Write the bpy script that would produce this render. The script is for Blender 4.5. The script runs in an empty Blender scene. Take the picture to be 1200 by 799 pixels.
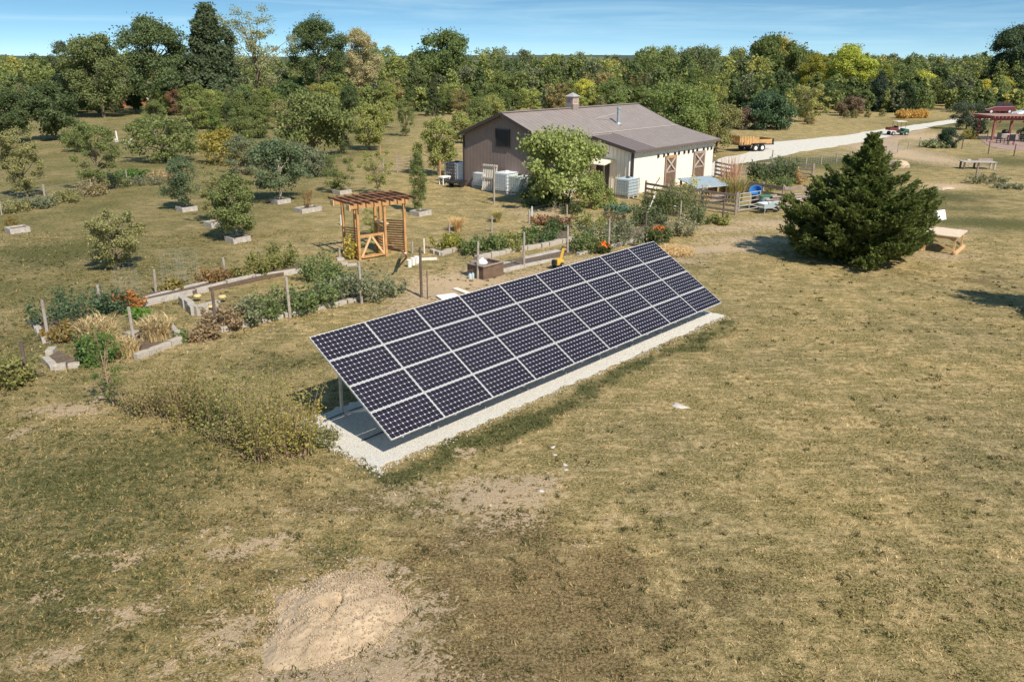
import bpy, math, random
import numpy as np
from mathutils import Matrix, Vector, Euler

# ------------------------------------------------------------------ camera, world, sun, exposure
SC = bpy.context.scene
COL = SC.collection
CZ = 8.25; FPX = 967.99; PITCH = math.radians(19.02918); ROLL = math.radians(0.19948); PW, PH = 1200.0, 799.0
FW = np.array([0, math.cos(PITCH), -math.sin(PITCH)]); _up = np.array([0, math.sin(PITCH), math.cos(PITCH)]); _ri = np.array([1.0, 0, 0])
RI = _ri*math.cos(ROLL)+_up*math.sin(ROLL); UP = -_ri*math.sin(ROLL)+_up*math.cos(ROLL)
CAM = np.array([0, 0, CZ])
cd = bpy.data.cameras.new('camera'); cam = bpy.data.objects.new('camera', cd); COL.objects.link(cam)
cd.sensor_width = 36; cd.sensor_fit = 'HORIZONTAL'; cd.lens = 36*FPX/PW; cd.clip_start = .1; cd.clip_end = 6000
m = Matrix(((RI[0], UP[0], -FW[0], 0), (RI[1], UP[1], -FW[1], 0), (RI[2], UP[2], -FW[2], CZ), (0, 0, 0, 1)))
cam.matrix_world = m
SC.camera = cam
SC.view_settings.view_transform = 'Standard'; SC.view_settings.look = 'None'
SC.view_settings.exposure = 0.36; SC.view_settings.gamma = 1.0
SUNV = Vector((0.545, -0.800, 1.0)).normalized()          # towards the sun
W = bpy.data.worlds.new('World'); SC.world = W; W.use_nodes = True
nt = W.node_tree; bg = nt.nodes['Background']; bg.inputs['Strength'].default_value = 0.105
sky = nt.nodes.new('ShaderNodeTexSky'); sky.sky_type = 'NISHITA'; sky.sun_disc = False
sky.sun_elevation = math.asin(SUNV.z); sky.sun_rotation = math.atan2(SUNV.x, SUNV.y)
sky.air_density = 1.0; sky.dust_density = 0.4; sky.ozone_density = 1.8
def N(t, kind, **kw):
    n = t.nodes.new(kind)
    for k, v in kw.items():
        if k in n.inputs: n.inputs[k].default_value = v
        else: setattr(n, k, v)
    return n
tc = N(nt, 'ShaderNodeTexCoord'); sp = N(nt, 'ShaderNodeSeparateXYZ'); nt.links.new(tc.outputs['Generated'], sp.inputs[0])
# the sky's deeper blue starts lower over this horizon: stretch the elevation
zz = N(nt, 'ShaderNodeMath', operation='MULTIPLY_ADD'); zz.inputs[1].default_value = 3.2; zz.inputs[2].default_value = 0.10
nt.links.new(sp.outputs['Z'], zz.inputs[0])
cb = N(nt, 'ShaderNodeCombineXYZ'); nt.links.new(sp.outputs['X'], cb.inputs['X']); nt.links.new(sp.outputs['Y'], cb.inputs['Y']); nt.links.new(zz.outputs[0], cb.inputs['Z'])
nm = N(nt, 'ShaderNodeVectorMath', operation='NORMALIZE'); nt.links.new(cb.outputs[0], nm.inputs[0]); nt.links.new(nm.outputs[0], sky.inputs['Vector'])
# thin streaks of cirrus
mp = N(nt, 'ShaderNodeMapping'); mp.inputs['Scale'].default_value = (2.2, 2.2, 34.0); mp.inputs['Rotation'].default_value = (0, .03, 0)
nt.links.new(tc.outputs['Generated'], mp.inputs['Vector'])
no = N(nt, 'ShaderNodeTexNoise', Scale=2.1, Detail=7.0, Roughness=.62, Distortion=.6); nt.links.new(mp.outputs[0], no.inputs['Vector'])
rp = N(nt, 'ShaderNodeMapRange'); rp.inputs[1].default_value = .46; rp.inputs[2].default_value = .80; rp.inputs[4].default_value = .45
nt.links.new(no.outputs['Fac'], rp.inputs[0])
mx = N(nt, 'ShaderNodeMix', data_type='RGBA'); mx.inputs['B'].default_value = (4.6, 5.9, 7.0, 1)
nt.links.new(rp.outputs[0], mx.inputs['Factor']); nt.links.new(sky.outputs[0], mx.inputs['A']); hs_ = N(nt, 'ShaderNodeHueSaturation'); hs_.inputs['Saturation'].default_value = 1.15; hs_.inputs['Hue'].default_value = .482; hs_.inputs['Value'].default_value = 1.12; nt.links.new(mx.outputs['Result'], hs_.inputs['Color']); nt.links.new(hs_.outputs[0], bg.inputs['Color'])
sd = bpy.data.lights.new('sun', 'SUN'); sd.energy = 4.9; sd.angle = math.radians(.53); sd.color = (1.0, .925, .80)
so = bpy.data.objects.new('sun', sd); COL.objects.link(so); so.location = (20, -20, 40); so.rotation_euler = SUNV.to_track_quat('Z', 'Y').to_euler()
SC.cycles.max_bounces = 6; SC.cycles.diffuse_bounces = 3; SC.cycles.transparent_max_bounces = 4

# ------------------------------------------------------------------ helpers
def ray(px, py):
    d = FW+(px-PW/2)/FPX*RI-(py-PH/2)/FPX*UP
    return d
def G(px, py, z=0.0):
    d = ray(px, py); t = (z-CZ)/d[2]; p = CAM+d*t
    return Vector((p[0], p[1], z))
def PJ(P):
    v = np.array(P)-CAM; z = v@FW
    return PW/2+FPX*(v@RI)/z, PH/2-FPX*(v@UP)/z
def HG(P, ytop):                               # height of a vertical at P whose top shows at ytop
    lo, hi = 0.0, 40.0
    for _ in range(40):
        mid = (lo+hi)/2
        if PJ((P[0], P[1], mid))[1] > ytop: lo = mid
        else: hi = mid
    return lo
def MPP(P): return float((np.array(P)-CAM)@FW)/FPX   # metres per photo pixel at P
def onplane(px, py, P, nrm):
    d = ray(px, py); n = np.array(nrm); t = ((np.array(P)-CAM)@n)/(d@n)
    return Vector(CAM+d*t)
R = math.radians

def mat(name, color, rough=.8, metal=0.0, noise=0.0, scale=6.0, coat=0.0, spec=.5, bump=0.0, col2=None):
    mt = bpy.data.materials.new(name); mt.use_nodes = True; t = mt.node_tree; b = t.nodes['Principled BSDF']
    b.inputs['Roughness'].default_value = rough; b.inputs['Metallic'].default_value = metal
    b.inputs['Coat Weight'].default_value = coat; b.inputs['Specular IOR Level'].default_value = spec
    b.inputs['Coat Roughness'].default_value = .08
    c = (*color, 1)
    if noise or col2:
        tx = N(t, 'ShaderNodeTexCoord'); n1 = N(t, 'ShaderNodeTexNoise', Scale=scale, Detail=6.0, Roughness=.6)
        t.links.new(tx.outputs['Object'], n1.inputs['Vector'])
        r = N(t, 'ShaderNodeMapRange'); r.inputs[1].default_value = .3; r.inputs[2].default_value = .7
        t.links.new(n1.outputs['Fac'], r.inputs[0])
        x = N(t, 'ShaderNodeMix', data_type='RGBA'); x.inputs['A'].default_value = tuple(v*(1-noise) for v in color)+(1,)
        x.inputs['B'].default_value = (*(col2 or tuple(min(1, v*(1+noise)) for v in color)), 1)
        t.links.new(r.outputs[0], x.inputs['Factor']); t.links.new(x.outputs['Result'], b.inputs['Base Color'])
        if bump:
            bp = N(t, 'ShaderNodeBump', Strength=bump, Distance=.02); n2 = N(t, 'ShaderNodeTexNoise', Scale=scale*5, Detail=4.0)
            t.links.new(tx.outputs['Object'], n2.inputs['Vector']); t.links.new(n2.outputs['Fac'], bp.inputs['Height']); t.links.new(bp.outputs[0], b.inputs['Normal'])
    else: b.inputs['Base Color'].default_value = c
    return mt

class MB:
    def __init__(s): s.v = []; s.f = []; s.m = []
    def add(s, vs, fs, mi=0):
        o = len(s.v); s.v += [tuple(v) for v in vs]; s.f += [tuple(i+o for i in f) for f in fs]; s.m += [mi]*len(fs); return s
    def box(s, c, d, rz=0.0, mi=0, M=None):
        x, y, z = d[0]/2, d[1]/2, d[2]/2; ca, sa = math.cos(rz), math.sin(rz); vs = []
        for sz in (-z, z):
            for sx, sy in ((-x, -y), (x, -y), (x, y), (-x, y)):
                p = Vector((c[0]+sx*ca-sy*sa, c[1]+sx*sa+sy*ca, c[2]+sz)); vs.append(M@p if M else p)
        return s.add(vs, [(3, 2, 1, 0), (4, 5, 6, 7), (0, 1, 5, 4), (1, 2, 6, 5), (2, 3, 7, 6), (3, 0, 4, 7)], mi)
    def bar(s, a, b, w, h, mi=0, up=(0, 0, 1)):      # box beam from a to b
        a = Vector(a); b = Vector(b); d = (b-a)
        if d.length < 1e-6: return s
        d.normalize(); u = Vector(up)
        if abs(d.dot(u)) > .98: u = Vector((1, 0, 0))
        sx = d.cross(u).normalized()*w/2; sz = sx.cross(d).normalized()*h/2
        vs = [a-sx-sz, a+sx-sz, a+sx+sz, a-sx+sz, b-sx-sz, b+sx-sz, b+sx+sz, b-sx+sz]
        return s.add(vs, [(0, 1, 2, 3), (7, 6, 5, 4), (0, 4, 5, 1), (1, 5, 6, 2), (2, 6, 7, 3), (3, 7, 4, 0)], mi)
    def tube(s, pts, rad, n=6, mi=0, caps=True):
        pts = [Vector(p) for p in pts]
        if not hasattr(rad, '__len__'): rad = [rad]*len(pts)
        vs = []; fs = []
        for i, p in enumerate(pts):
            d = (pts[min(i+1, len(pts)-1)]-pts[max(i-1, 0)])
            d = d.normalized() if d.length > 1e-9 else Vector((0, 0, 1))
            u = Vector((0, 0, 1)) if abs(d.z) < .9 else Vector((1, 0, 0)); x = d.cross(u).normalized(); y = x.cross(d)
            for k in range(n):
                a = 2*math.pi*k/n; vs.append(p+(x*math.cos(a)+y*math.sin(a))*rad[i])
        for i in range(len(pts)-1):
            for k in range(n): fs.append((i*n+k, i*n+(k+1) % n, (i+1)*n+(k+1) % n, (i+1)*n+k))
        if caps: fs.append(tuple(range(n-1, -1, -1))); fs.append(tuple(range((len(pts)-1)*n, len(pts)*n)))
        return s.add(vs, fs, mi)
    def prism(s, poly, z0, z1, mi=0):
        n = len(poly); vs = [(x, y, z0) for x, y in poly]+[(x, y, z1) for x, y in poly]
        fs = [tuple(range(n-1, -1, -1)), tuple(range(n, 2*n))]+[(i, (i+1) % n, n+(i+1) % n, n+i) for i in range(n)]
        return s.add(vs, fs, mi)
    def extr(s, prof, y0, y1, mi=0):                 # profile in (x,z), extruded along y
        n = len(prof); vs = [(x, y0, z) for x, z in prof]+[(x, y1, z) for x, z in prof]
        fs = [tuple(range(n)), tuple(range(2*n-1, n-1, -1))]+[(i, n+i, n+(i+1) % n, (i+1) % n) for i in range(n)]
        return s.add(vs, fs, mi)
    def build(s, name, mats, parent=None, loc=(0, 0, 0), rz=0.0, bevel=0.0, smooth=False):
        me = bpy.data.meshes.new(name); me.from_pydata(s.v, [], s.f); me.update()
        if not isinstance(mats, (list, tuple)): mats = [mats]
        for q in mats: me.materials.append(q)
        me.polygons.foreach_set('material_index', s.m)
        if smooth: me.polygons.foreach_set('use_smooth', [True]*len(me.polygons))
        o = bpy.data.objects.new(name, me); COL.objects.link(o); o.location = loc; o.rotation_euler = (0, 0, rz)
        if parent: o.parent = parent
        if bevel:
            md = o.modifiers.new('bevel', 'BEVEL'); md.width = bevel; md.segments = 2; md.limit_method = 'ANGLE'
        return o
def tag(o, label, cat, group=None, kind=None):
    o['label'] = label; o['category'] = cat
    if group: o['group'] = group
    if kind: o['kind'] = kind
    return o
def thing(name, label, cat, loc=(0, 0, 0), rz=0.0, group=None):
    o = bpy.data.objects.new(name, None); COL.objects.link(o); o.location = loc; o.rotation_euler = (0, 0, rz); o.empty_display_size = .2
    return tag(o, label, cat, group)
def copy_tree(o, parent=None):
    c = o.copy(); COL.objects.link(c); c.parent = parent
    for ch in o.children: copy_tree(ch, c)
    return c
def struct(o): o['kind'] = 'structure'; return o

# numpy fbm (value noise)
_rs = np.random.RandomState(3); _lat = _rs.rand(256, 256)
def vnoise(x, y):
    xi = np.floor(x).astype(int); yi = np.floor(y).astype(int); fx = x-xi; fy = y-yi
    fx = fx*fx*(3-2*fx); fy = fy*fy*(3-2*fy)
    a = _lat[xi % 256, yi % 256]; b = _lat[(xi+1) % 256, yi % 256]; c = _lat[xi % 256, (yi+1) % 256]; d = _lat[(xi+1) % 256, (yi+1) % 256]
    return (a*(1-fx)+b*fx)*(1-fy)+(c*(1-fx)+d*fx)*fy
def fbm(x, y, o=4):
    s = 0; a = .5; t = 0
    for k in range(o): s = s+a*vnoise(x*2**k+17.3*k, y*2**k+9.1*k); t += a; a *= .55
    return s/t

# ------------------------------------------------------------------ array frame
YAW = R(47.70); TILT = R(30.71)
AU = Vector((math.cos(YAW), math.sin(YAW), 0)); AN = Vector((math.sin(YAW), -math.cos(YAW), 0)); AO = Vector((-4.6294, 17.8524, 0))
def AB(a, b, z=0.0): return AO+AU*a+AN*b+Vector((0, 0, z))

# ------------------------------------------------------------------ ground cover masks
def ell(x, y, px, py, rx, ry, ang=0.0, soft=.5):
    c = G(px, py); ca, sa = math.cos(ang), math.sin(ang); dx = x-c.x; dy = y-c.y
    q = np.sqrt(((dx*ca+dy*sa)/rx)**2+((-dx*sa+dy*ca)/ry)**2)
    return np.clip((1+soft-q)/(2*soft), 0, 1)
def seg(x, y, pts, w, soft=.5):
    out = np.zeros_like(x)
    P = [G(*p) for p in pts]
    for a, b in zip(P[:-1], P[1:]):
        dx, dy = b.x-a.x, b.y-a.y; L = dx*dx+dy*dy; t = np.clip(((x-a.x)*dx+(y-a.y)*dy)/L, 0, 1)
        d = np.hypot(x-a.x-t*dx, y-a.y-t*dy)/w; out = np.maximum(out, np.clip((1+soft-d)/(2*soft), 0, 1))
    return out
SOIL = [(60, 690, .3, .14, .7), (110, 700, .35, .12, .6), (180, 640, .3, .12, .7), (60, 770, .4, .2, .7), (210, 590, .4, .12, .55), (400, 600, .5, .2, .55), (520, 600, .5, .2, .6), (620, 565, .6, .3, .8), (540, 640, .35, .15, .5), (690, 640, .4, .2, .45), (20, 600, .4, .15, .5), (270, 660, .3, .12, .7), (580, 582, 1.0, .5, .9), (600, 615, .9, .35, .6), (480, 575, .7, .25, .6), (560, 560, .8, .25, .6), (540, 530, .35, .15, .7), (690, 545, .5, .15, .5),
        (88, 652, .28, .12, .8), (132, 653, .3, .12, .8), (158, 722, .45, .22, .8), (245, 748, .45, .2, .8), (190, 782, .35, .2, .6), (300, 640, .7, .25, .7), (255, 622, .4, .2, .6), (340, 655, .5, .25, .5), (205, 630, .4, .14, .4),
        (390, 800, 1.6, .5, .9), (398, 728, 1.12, .62, 1.1), (455, 765, .5, .3, .8), (300, 760, .6, .3, .5), (470, 770, .7, .4, .4), (75, 482, .8, .2, .9), (35, 513, .5, .12, .6), (520, 345, 2.0, 1.0, .8), (570, 322, 1.6, .8, .7), (545, 330, 2.4, .7, .9), (480, 360, 1.6, .6, .6),
        (830, 292, 3.2, .5, .9), (885, 282, 2.6, .5, .8), (780, 305, 2.2, .45, .7), (640, 250, 3, 1.2, .6), (600, 243, 2.2, .6, .5), (680, 262, 4, 1.0, .6), (1100, 270, 1.6, .7, .7), (1110, 218, 2.2, 1.1, .7), (1110, 300, 2.0, .5, .6),
        (850, 268, 2.6, .9, .6), (900, 262, 2.2, .8, .7), (1180, 215, 2.5, 1.0, .5), (1050, 178, 3, 6, .9), (1100, 160, 8, 3, .8), (1145, 455, .6, .3, .4), (730, 612, .35, .2, .5), (780, 600, .2, .1, .6), (330, 600, .5, .2, .4), (120, 600, .4, .15, .4), (650, 560, .5, .2, .4), (230, 690, .4, .2, .4)]
BROWN = [(760, 690, 3.5, 1.6, .5), (640, 700, 2.6, 1.3, .9), (560, 640, 2.2, 1.2, .7), (330, 590, 3.5, 1.0, .5), (100, 740, 2.8, 1.2, .5), (300, 690, 3.0, 1.2, .5), (620, 780, 2.2, .8, .9), (1140, 330, 4, 1.5, .5), (1120, 235, 4, 2, .6), (1170, 205, 4, 1.5, .6), (740, 755, 1.0, .4, .5), (1080, 560, 1.6, .8, .4)]
GREEN = [(100, 620, 3.2, 1.0, .6), (60, 560, 3.0, 1.2, .7), (180, 560, 2.5, 1.0, .6), (60, 700, 1.6, .9, .7), (30, 640, 1.5, .8, .6), (60, 300, 6, 3, .8), (170, 290, 5, 3, .5), (60, 350, 4, 2, .6), (40, 400, 2.5, 2, .6), (330, 270, 5, 3, .4), (480, 600, .5, .2, .9), (350, 715, .6, .3, .8),
         (1160, 262, 4, 1.4, .9), (1100, 230, 4, 1.6, .9), (1130, 245, 3, 1.4, .7), (1190, 190, 9, 3, .8), (960, 190, 14, 3.0, .9), (1060, 200, 5, 2.5, .4), (1180, 147, 14, 7, .9), (380, 650, .8, .3, .6), (455, 690, .3, .2, .6), (900, 380, 3, 1, .25), (1150, 700, 1.6, .6, .2), (550, 300, 3, 1.2, .3), (310, 680, .7, .3, .5), (290, 470, 3, .8, .4), (330, 425, 2.5, .7, .7)]
def masks(x, y):
    w = fbm(x*.9, y*.9, 4)-.5; wx = x+w*1.1; w2 = fbm(x*.9+40, y*.9+11, 4)-.5; wy = y+w2*1.1
    soil = np.zeros_like(x); green = np.zeros_like(x); brown = np.zeros_like(x)
    for px, py, rx, ry, s in SOIL: soil = np.maximum(soil, 1.25*s*ell(wx, wy, px, py, rx*1.1, ry*1.9, .1, .8))
    for px, py, rx, ry, s in GREEN: green = np.maximum(green, s*ell(wx, wy, px, py, rx, ry*1.6, .0, .9))
    for px, py, rx, ry, s in BROWN: brown = np.maximum(brown, s*ell(wx, wy, px, py, rx, ry*1.6, .0, .9))
    green = np.maximum(green, (.55+1.3*np.clip(fbm(x*1.7, y*1.7, 3)-.3, 0, .5))*seg(x+w*1.2, y+w2*1.2, [(470, 557), (520, 531), (620, 490), (720, 442), (800, 406), (850, 380)], .36, .6))
    green = np.maximum(green, .75*seg(x+w*.5, y+w2*.5, [(420, 546), (470, 572), (530, 600)], .22, .6))
    green = np.maximum(green, .5*seg(x+w*.5, y+w2*.5, [(640, 640), (560, 560)], .3, .6))
    soil = np.maximum(soil, .75*seg(wx, wy, [(505, 352), (560, 338), (620, 322), (700, 300), (770, 300), (840, 290), (900, 280)], .55, .7))
    soil = np.maximum(soil, .75*seg(wx, wy, [(20, 520), (75, 483), (120, 462)], .16, .6))
    soil = np.maximum(soil, .6*seg(wx, wy, [(130, 428), (250, 397), (340, 382), (430, 362)], .14, .7))
    lft = np.clip((-x-1)/7, 0, 1)*np.clip((22-y)/6, 0, 1)
    green = np.maximum(green, lft*.60); green = np.maximum(green, np.clip((-x-5)/9, 0, 1)*.54)
    return soil, green, brown

GF = bpy.data.node_groups.new('cover_colour', 'ShaderNodeTree')
GF.interface.new_socket('Color', in_out='OUTPUT', socket_type='NodeSocketColor')
def cover_nodes(t):
    """colour of the worn autumn turf from world position and the cover attributes"""
    ge = N(t, 'ShaderNodeNewGeometry'); L = t.links.new
    def noise(sc, det, rough=.6, off=0.0, stretch=None):
        n = N(t, 'ShaderNodeTexNoise', Scale=sc, Detail=det, Roughness=rough)
        mpn = N(t, 'ShaderNodeMapping'); mpn.inputs['Location'].default_value = (off, off*.7, 0); mpn.inputs['Scale'].default_value = stretch or (1, 1, .02)
        L(ge.outputs['Position'], mpn.inputs['Vector']); L(mpn.outputs[0], n.inputs['Vector']); return n.outputs['Fac']
    def rng(src, a, b, c=0.0, d=1.0):
        r = N(t, 'ShaderNodeMapRange'); r.inputs[1].default_value = a; r.inputs[2].default_value = b; r.inputs[3].default_value = c; r.inputs[4].default_value = d; r.interpolation_type = 'SMOOTHSTEP'; L(src, r.inputs[0]); return r.outputs[0]
    def mix(f, a, b):
        x = N(t, 'ShaderNodeMix', data_type='RGBA')
        for s_, v in (('Factor', f), ('A', a), ('B', b)):
            if isinstance(v, tuple): x.inputs[s_].default_value = (*v, 1)
            elif isinstance(v, float): x.inputs[s_].default_value = v
            else: L(v, x.inputs[s_])
        return x.outputs['Result']
    def mth(op, a, b):
        x = N(t, 'ShaderNodeMath', operation=op)
        for i, v in enumerate((a, b)):
            if isinstance(v, (int, float)): x.inputs[i].default_value = v
            else: L(v, x.inputs[i])
        return x.outputs[0]
    at = lambda nme: N(t, 'ShaderNodeAttribute', attribute_name=nme).outputs['Fac']
    big = noise(.22, 5, .6); med = noise(1.1, 6, .62, 5); sm = noise(5.5, 6, .7, 9); fine = noise(19, 5, .75, 3); tiny = noise(34, 4, .75, 31)
    streak = noise(1.6, 5, .7, 21, (.55, 3.2, .02))
    straw = mix(rng(sm, .38, .62), (.235, .172, .068), (.60, .445, .225))
    olive = mix(rng(fine, .38, .62), (.10, .090, .028), (.31, .25, .092))
    dry = mix(rng(mth('ADD', mth('MULTIPLY', med, .55), mth('MULTIPLY', streak, .45)), .43, .57), straw, olive)
    dry = mix(rng(fine, .42, .66, 0, .6), dry, (.54, .42, .22)); dry = mix(rng(tiny, .52, .30, 0, .55), dry, (.07, .065, .025))
    brn = mix(rng(fine, .38, .64), (.085, .058, .024), (.36, .25, .125))
    grn = mix(rng(fine, .38, .64), (.034, .046, .016), (.15, .15, .052))
    soil = mix(rng(fine, .3, .75), (.40, .29, .18), (.64, .49, .33))
    b_ = rng(mth('ADD', at('brown'), mth('MULTIPLY', mth('SUBTRACT', med, .5), 1.6)), .30, .75)
    g_ = rng(mth('ADD', mth('ADD', at('green'), mth('MULTIPLY', mth('SUBTRACT', sm, .5), 2.2)), mth('MULTIPLY', mth('SUBTRACT', big, .5), 1.2)), .30, .80, 0, .92)
    s_ = rng(mth('ADD', mth('ADD', at('soil'), mth('MULTIPLY', mth('SUBTRACT', sm, .5), 2.6)), mth('MULTIPLY', mth('SUBTRACT', fine, .5), 1.3)), .52, .78)
    c = mix(mth('MULTIPLY', b_, .75), dry, brn); c = mix(g_, c, grn); c = mix(s_, c, soil)
    shade = mix(rng(big, .3, .7), (.84, .86, .88), (1.08, 1.05, 1.0))
    x = N(t, 'ShaderNodeMix', data_type='RGBA', blend_type='MULTIPLY'); x.inputs['Factor'].default_value = 1
    L(c, x.inputs['A']); L(shade, x.inputs['B'])
    return x.outputs['Result'], fine, sm, L
mg = bpy.data.materials.new('worn_turf'); mg.use_nodes = True; t = mg.node_tree; pb = t.nodes['Principled BSDF']; pb.inputs['Roughness'].default_value = .95; pb.inputs['Specular IOR Level'].default_value = .15
cc, fine, sm, L = cover_nodes(t); L(cc, pb.inputs['Base Color'])
ad = N(t, 'ShaderNodeMath', operation='ADD'); L(fine, ad.inputs[0]); L(sm, ad.inputs[1])
bp = N(t, 'ShaderNodeBump', Strength=.9, Distance=.07); L(ad.outputs[0], bp.inputs['Height']); L(bp.outputs[0], pb.inputs['Normal'])
mgb = bpy.data.materials.new('grass_blades'); mgb.use_nodes = True; t = mgb.node_tree; pb = t.nodes['Principled BSDF']; pb.inputs['Roughness'].default_value = .8; pb.inputs['Specular IOR Level'].default_value = .2
cc, fine, sm, L = cover_nodes(t)
x = N(t, 'ShaderNodeMix', data_type='RGBA', blend_type='MULTIPLY'); x.inputs['Factor'].default_value = 1; L(cc, x.inputs['A'])
vv = N(t, 'ShaderNodeMapRange'); vv.inputs[3].default_value = .55; vv.inputs[4].default_value = 1.3; L(N(t, 'ShaderNodeAttribute', attribute_name='rnd').outputs['Fac'], vv.inputs[0]); L(vv.outputs[0], x.inputs['B'])
L(x.outputs['Result'], pb.inputs['Base Color'])
def setattr_f(me, name, arr, dom='POINT'):
    a = me.attributes.new(name, 'FLOAT', dom); a.data.foreach_set('value', np.asarray(arr, np.float32).ravel())
def np_mesh(name, V, F, k, mats):
    me = bpy.data.meshes.new(name); nv = len(V); nf = len(F)
    me.vertices.add(nv); me.vertices.foreach_set('co', V.astype(np.float32).ravel())
    me.loops.add(nf*k); me.loops.foreach_set('vertex_index', F.astype(np.int32).ravel())
    me.polygons.add(nf); me.polygons.foreach_set('loop_start', np.arange(0, nf*k, k, dtype=np.int32)); me.update(calc_edges=True)
    for q in mats: me.materials.append(q)
    return me
# ground sheet: fine near the camera, coarse to the horizon
gx = np.concatenate([[-3000, -1500, -700, -350, -200, -120, -80, -60, -45], np.arange(-36, 40, .3), [44, 52, 62, 75, 90, 110, 150, 220, 400, 800, 1600, 3000]])
gy = np.concatenate([[-60, -20, 0, 4], np.arange(7, 58, .3), np.arange(58, 130, 2), [140, 160, 200, 300, 500, 900, 1800, 4500]])
X, Y = np.meshgrid(gx, gy); nx, ny = len(gx), len(gy)
near = np.exp(-np.maximum(0, Y-30)/14)
Z = (fbm(X*.35, Y*.35, 3)-.5)*.07*near
apart = np.clip(np.maximum(np.abs((X-AO.x)*AN.x+(Y-AO.y)*AN.y-1.3)-1.6, 0)/1.0, 0, 1); Z = Z*apart-.0
F = np.array([[j*nx+i, j*nx+i+1, (j+1)*nx+i+1, (j+1)*nx+i] for j in range(ny-1) for i in range(nx-1)])
me = np_mesh('ground', np.stack([X.ravel(), Y.ravel(), Z.ravel()], 1), F, 4, [mg])
s_, g_, b_ = masks(X.ravel(), Y.ravel()); setattr_f(me, 'soil', s_); setattr_f(me, 'green', g_); setattr_f(me, 'brown', b_)
me.polygons.foreach_set('use_smooth', [True]*len(me.polygons))
ground = bpy.data.objects.new('ground', me); COL.objects.link(ground); struct(ground)
def gz(x, y):
    n = math.exp(-max(0, y-30)/14); a = min(1, max(0, abs((x-AO.x)*AN.x+(y-AO.y)*AN.y-1.3)-1.6))
    return float((fbm(np.array([x*.35]), np.array([y*.35]), 3)[0]-.5)*.07*n*a)

# gravel pad under the array
mgr = mat('pale_gravel', (.70, .66, .59), .9, noise=.28, scale=40, bump=1.0)
rng_ = random.Random(5)
def ragged(poly, step, amp, seed=1):
    rr = random.Random(seed); out = []
    for i in range(len(poly)):
        a = Vector(poly[i]); b = Vector(poly[(i+1) % len(poly)]); n = max(1, int((b-a).length/step)); d = (b-a); nn = Vector((d.y, -d.x)).normalized()
        for k in range(n): q = a+d*k/n+nn*rr.uniform(-amp, amp); out.append((q.x, q.y))
    return out
pp = [AB(-.42, -.35), AB(-.42, 2.84), AB(14.38, 2.84), AB(14.38, -.35)]
mb = MB(); mb.prism(ragged([(p.x, p.y) for p in pp], .13, .07), -.05, .035); pad = struct(mb.build('gravel_pad', mgr))
# loose stones of the pad and its spill
def stones(name, pts, size, mt, seed=0):
    rr = np.random.RandomState(seed); n = len(pts)
    base = np.array([[1, 0, 0], [-1, 0, 0], [0, 1, 0], [0, -1, 0], [0, 0, 1], [0, 0, -1]], float)
    fc = np.array([[0, 2, 4], [2, 1, 4], [1, 3, 4], [3, 0, 4], [2, 0, 5], [1, 2, 5], [3, 1, 5], [0, 3, 5]])
    V = np.repeat(base[None], n, 0)*(.6+.8*rr.rand(n, 6, 1))*size*(.5+rr.rand(n, 1, 1)); V[..., 2] *= .7
    a = rr.rand(n)*6.28; ca, sa = np.cos(a)[:, None], np.sin(a)[:, None]
    x = V[..., 0]*ca-V[..., 1]*sa; y = V[..., 0]*sa+V[..., 1]*ca; V = np.stack([x, y, V[..., 2]], -1)+np.array(pts)[:, None, :]
    Fc = (fc[None]+(np.arange(n)*6)[:, None, None]).reshape(-1, 3)
    me = np_mesh(name, V.reshape(-1, 3), Fc, 3, [mt]); o = bpy.data.objects.new(name, me); COL.objects.link(o); return o
rr = np.random.RandomState(8); P = []
for k in range(7000):
    a = rr.uniform(-.45, 14.4); b = rr.uniform(-.4, 2.86)
    if k % 6 == 0: b = 2.82+abs(rr.normal(0, .12))
    if k % 11 == 0: a = -.42-abs(rr.normal(0, .1))
    p = AB(a, b, .036 if (-.4 < a < 14.35 and b < 2.8) else .008); P.append(tuple(p))
so_ = stones('gravel', P, .017, mgr, 2); tag(so_, 'loose pale gravel stones scattered over the pad under the solar array', 'gravel', kind='stuff')

# driveway
mdr = mat('driveway_gravel', (.56, .52, .45), .95, noise=.16, scale=3.0, bump=.5)
dr = [(826, 196), (850, 184), (872, 180), (900, 167), (940, 163.5), (985, 159.5), (1018, 154), (1050, 149.5), (1110, 141), (1135, 137), (1165, 133), (1230, 131), (1230, 136), (1180, 139), (1145, 140.5), (1125, 143), (1100, 147), (1075, 152), (1040, 160), (985, 171), (940, 178), (900, 186), (868, 192), (845, 205), (828, 209)]
mb = MB(); mb.prism(ragged([(G(*p).x, G(*p).y) for p in dr], 1.5, .22, 4), -.05, .012); struct(mb.build('driveway', mdr))
mdt = mat('bare_dirt', (.36, .26, .17), .95, noise=.25, scale=1.2, bump=.6)
tr = [(1040, 161), (1075, 153), (1092, 151), (1068, 158), (1050, 168), (1048, 180), (1040, 182), (1028, 178), (1030, 168)]
mb = MB(); mb.prism(ragged([(G(*p).x, G(*p).y) for p in tr], 1.2, .25, 9), -.05, .006); struct(mb.build('dirt_track', mdt))
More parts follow.
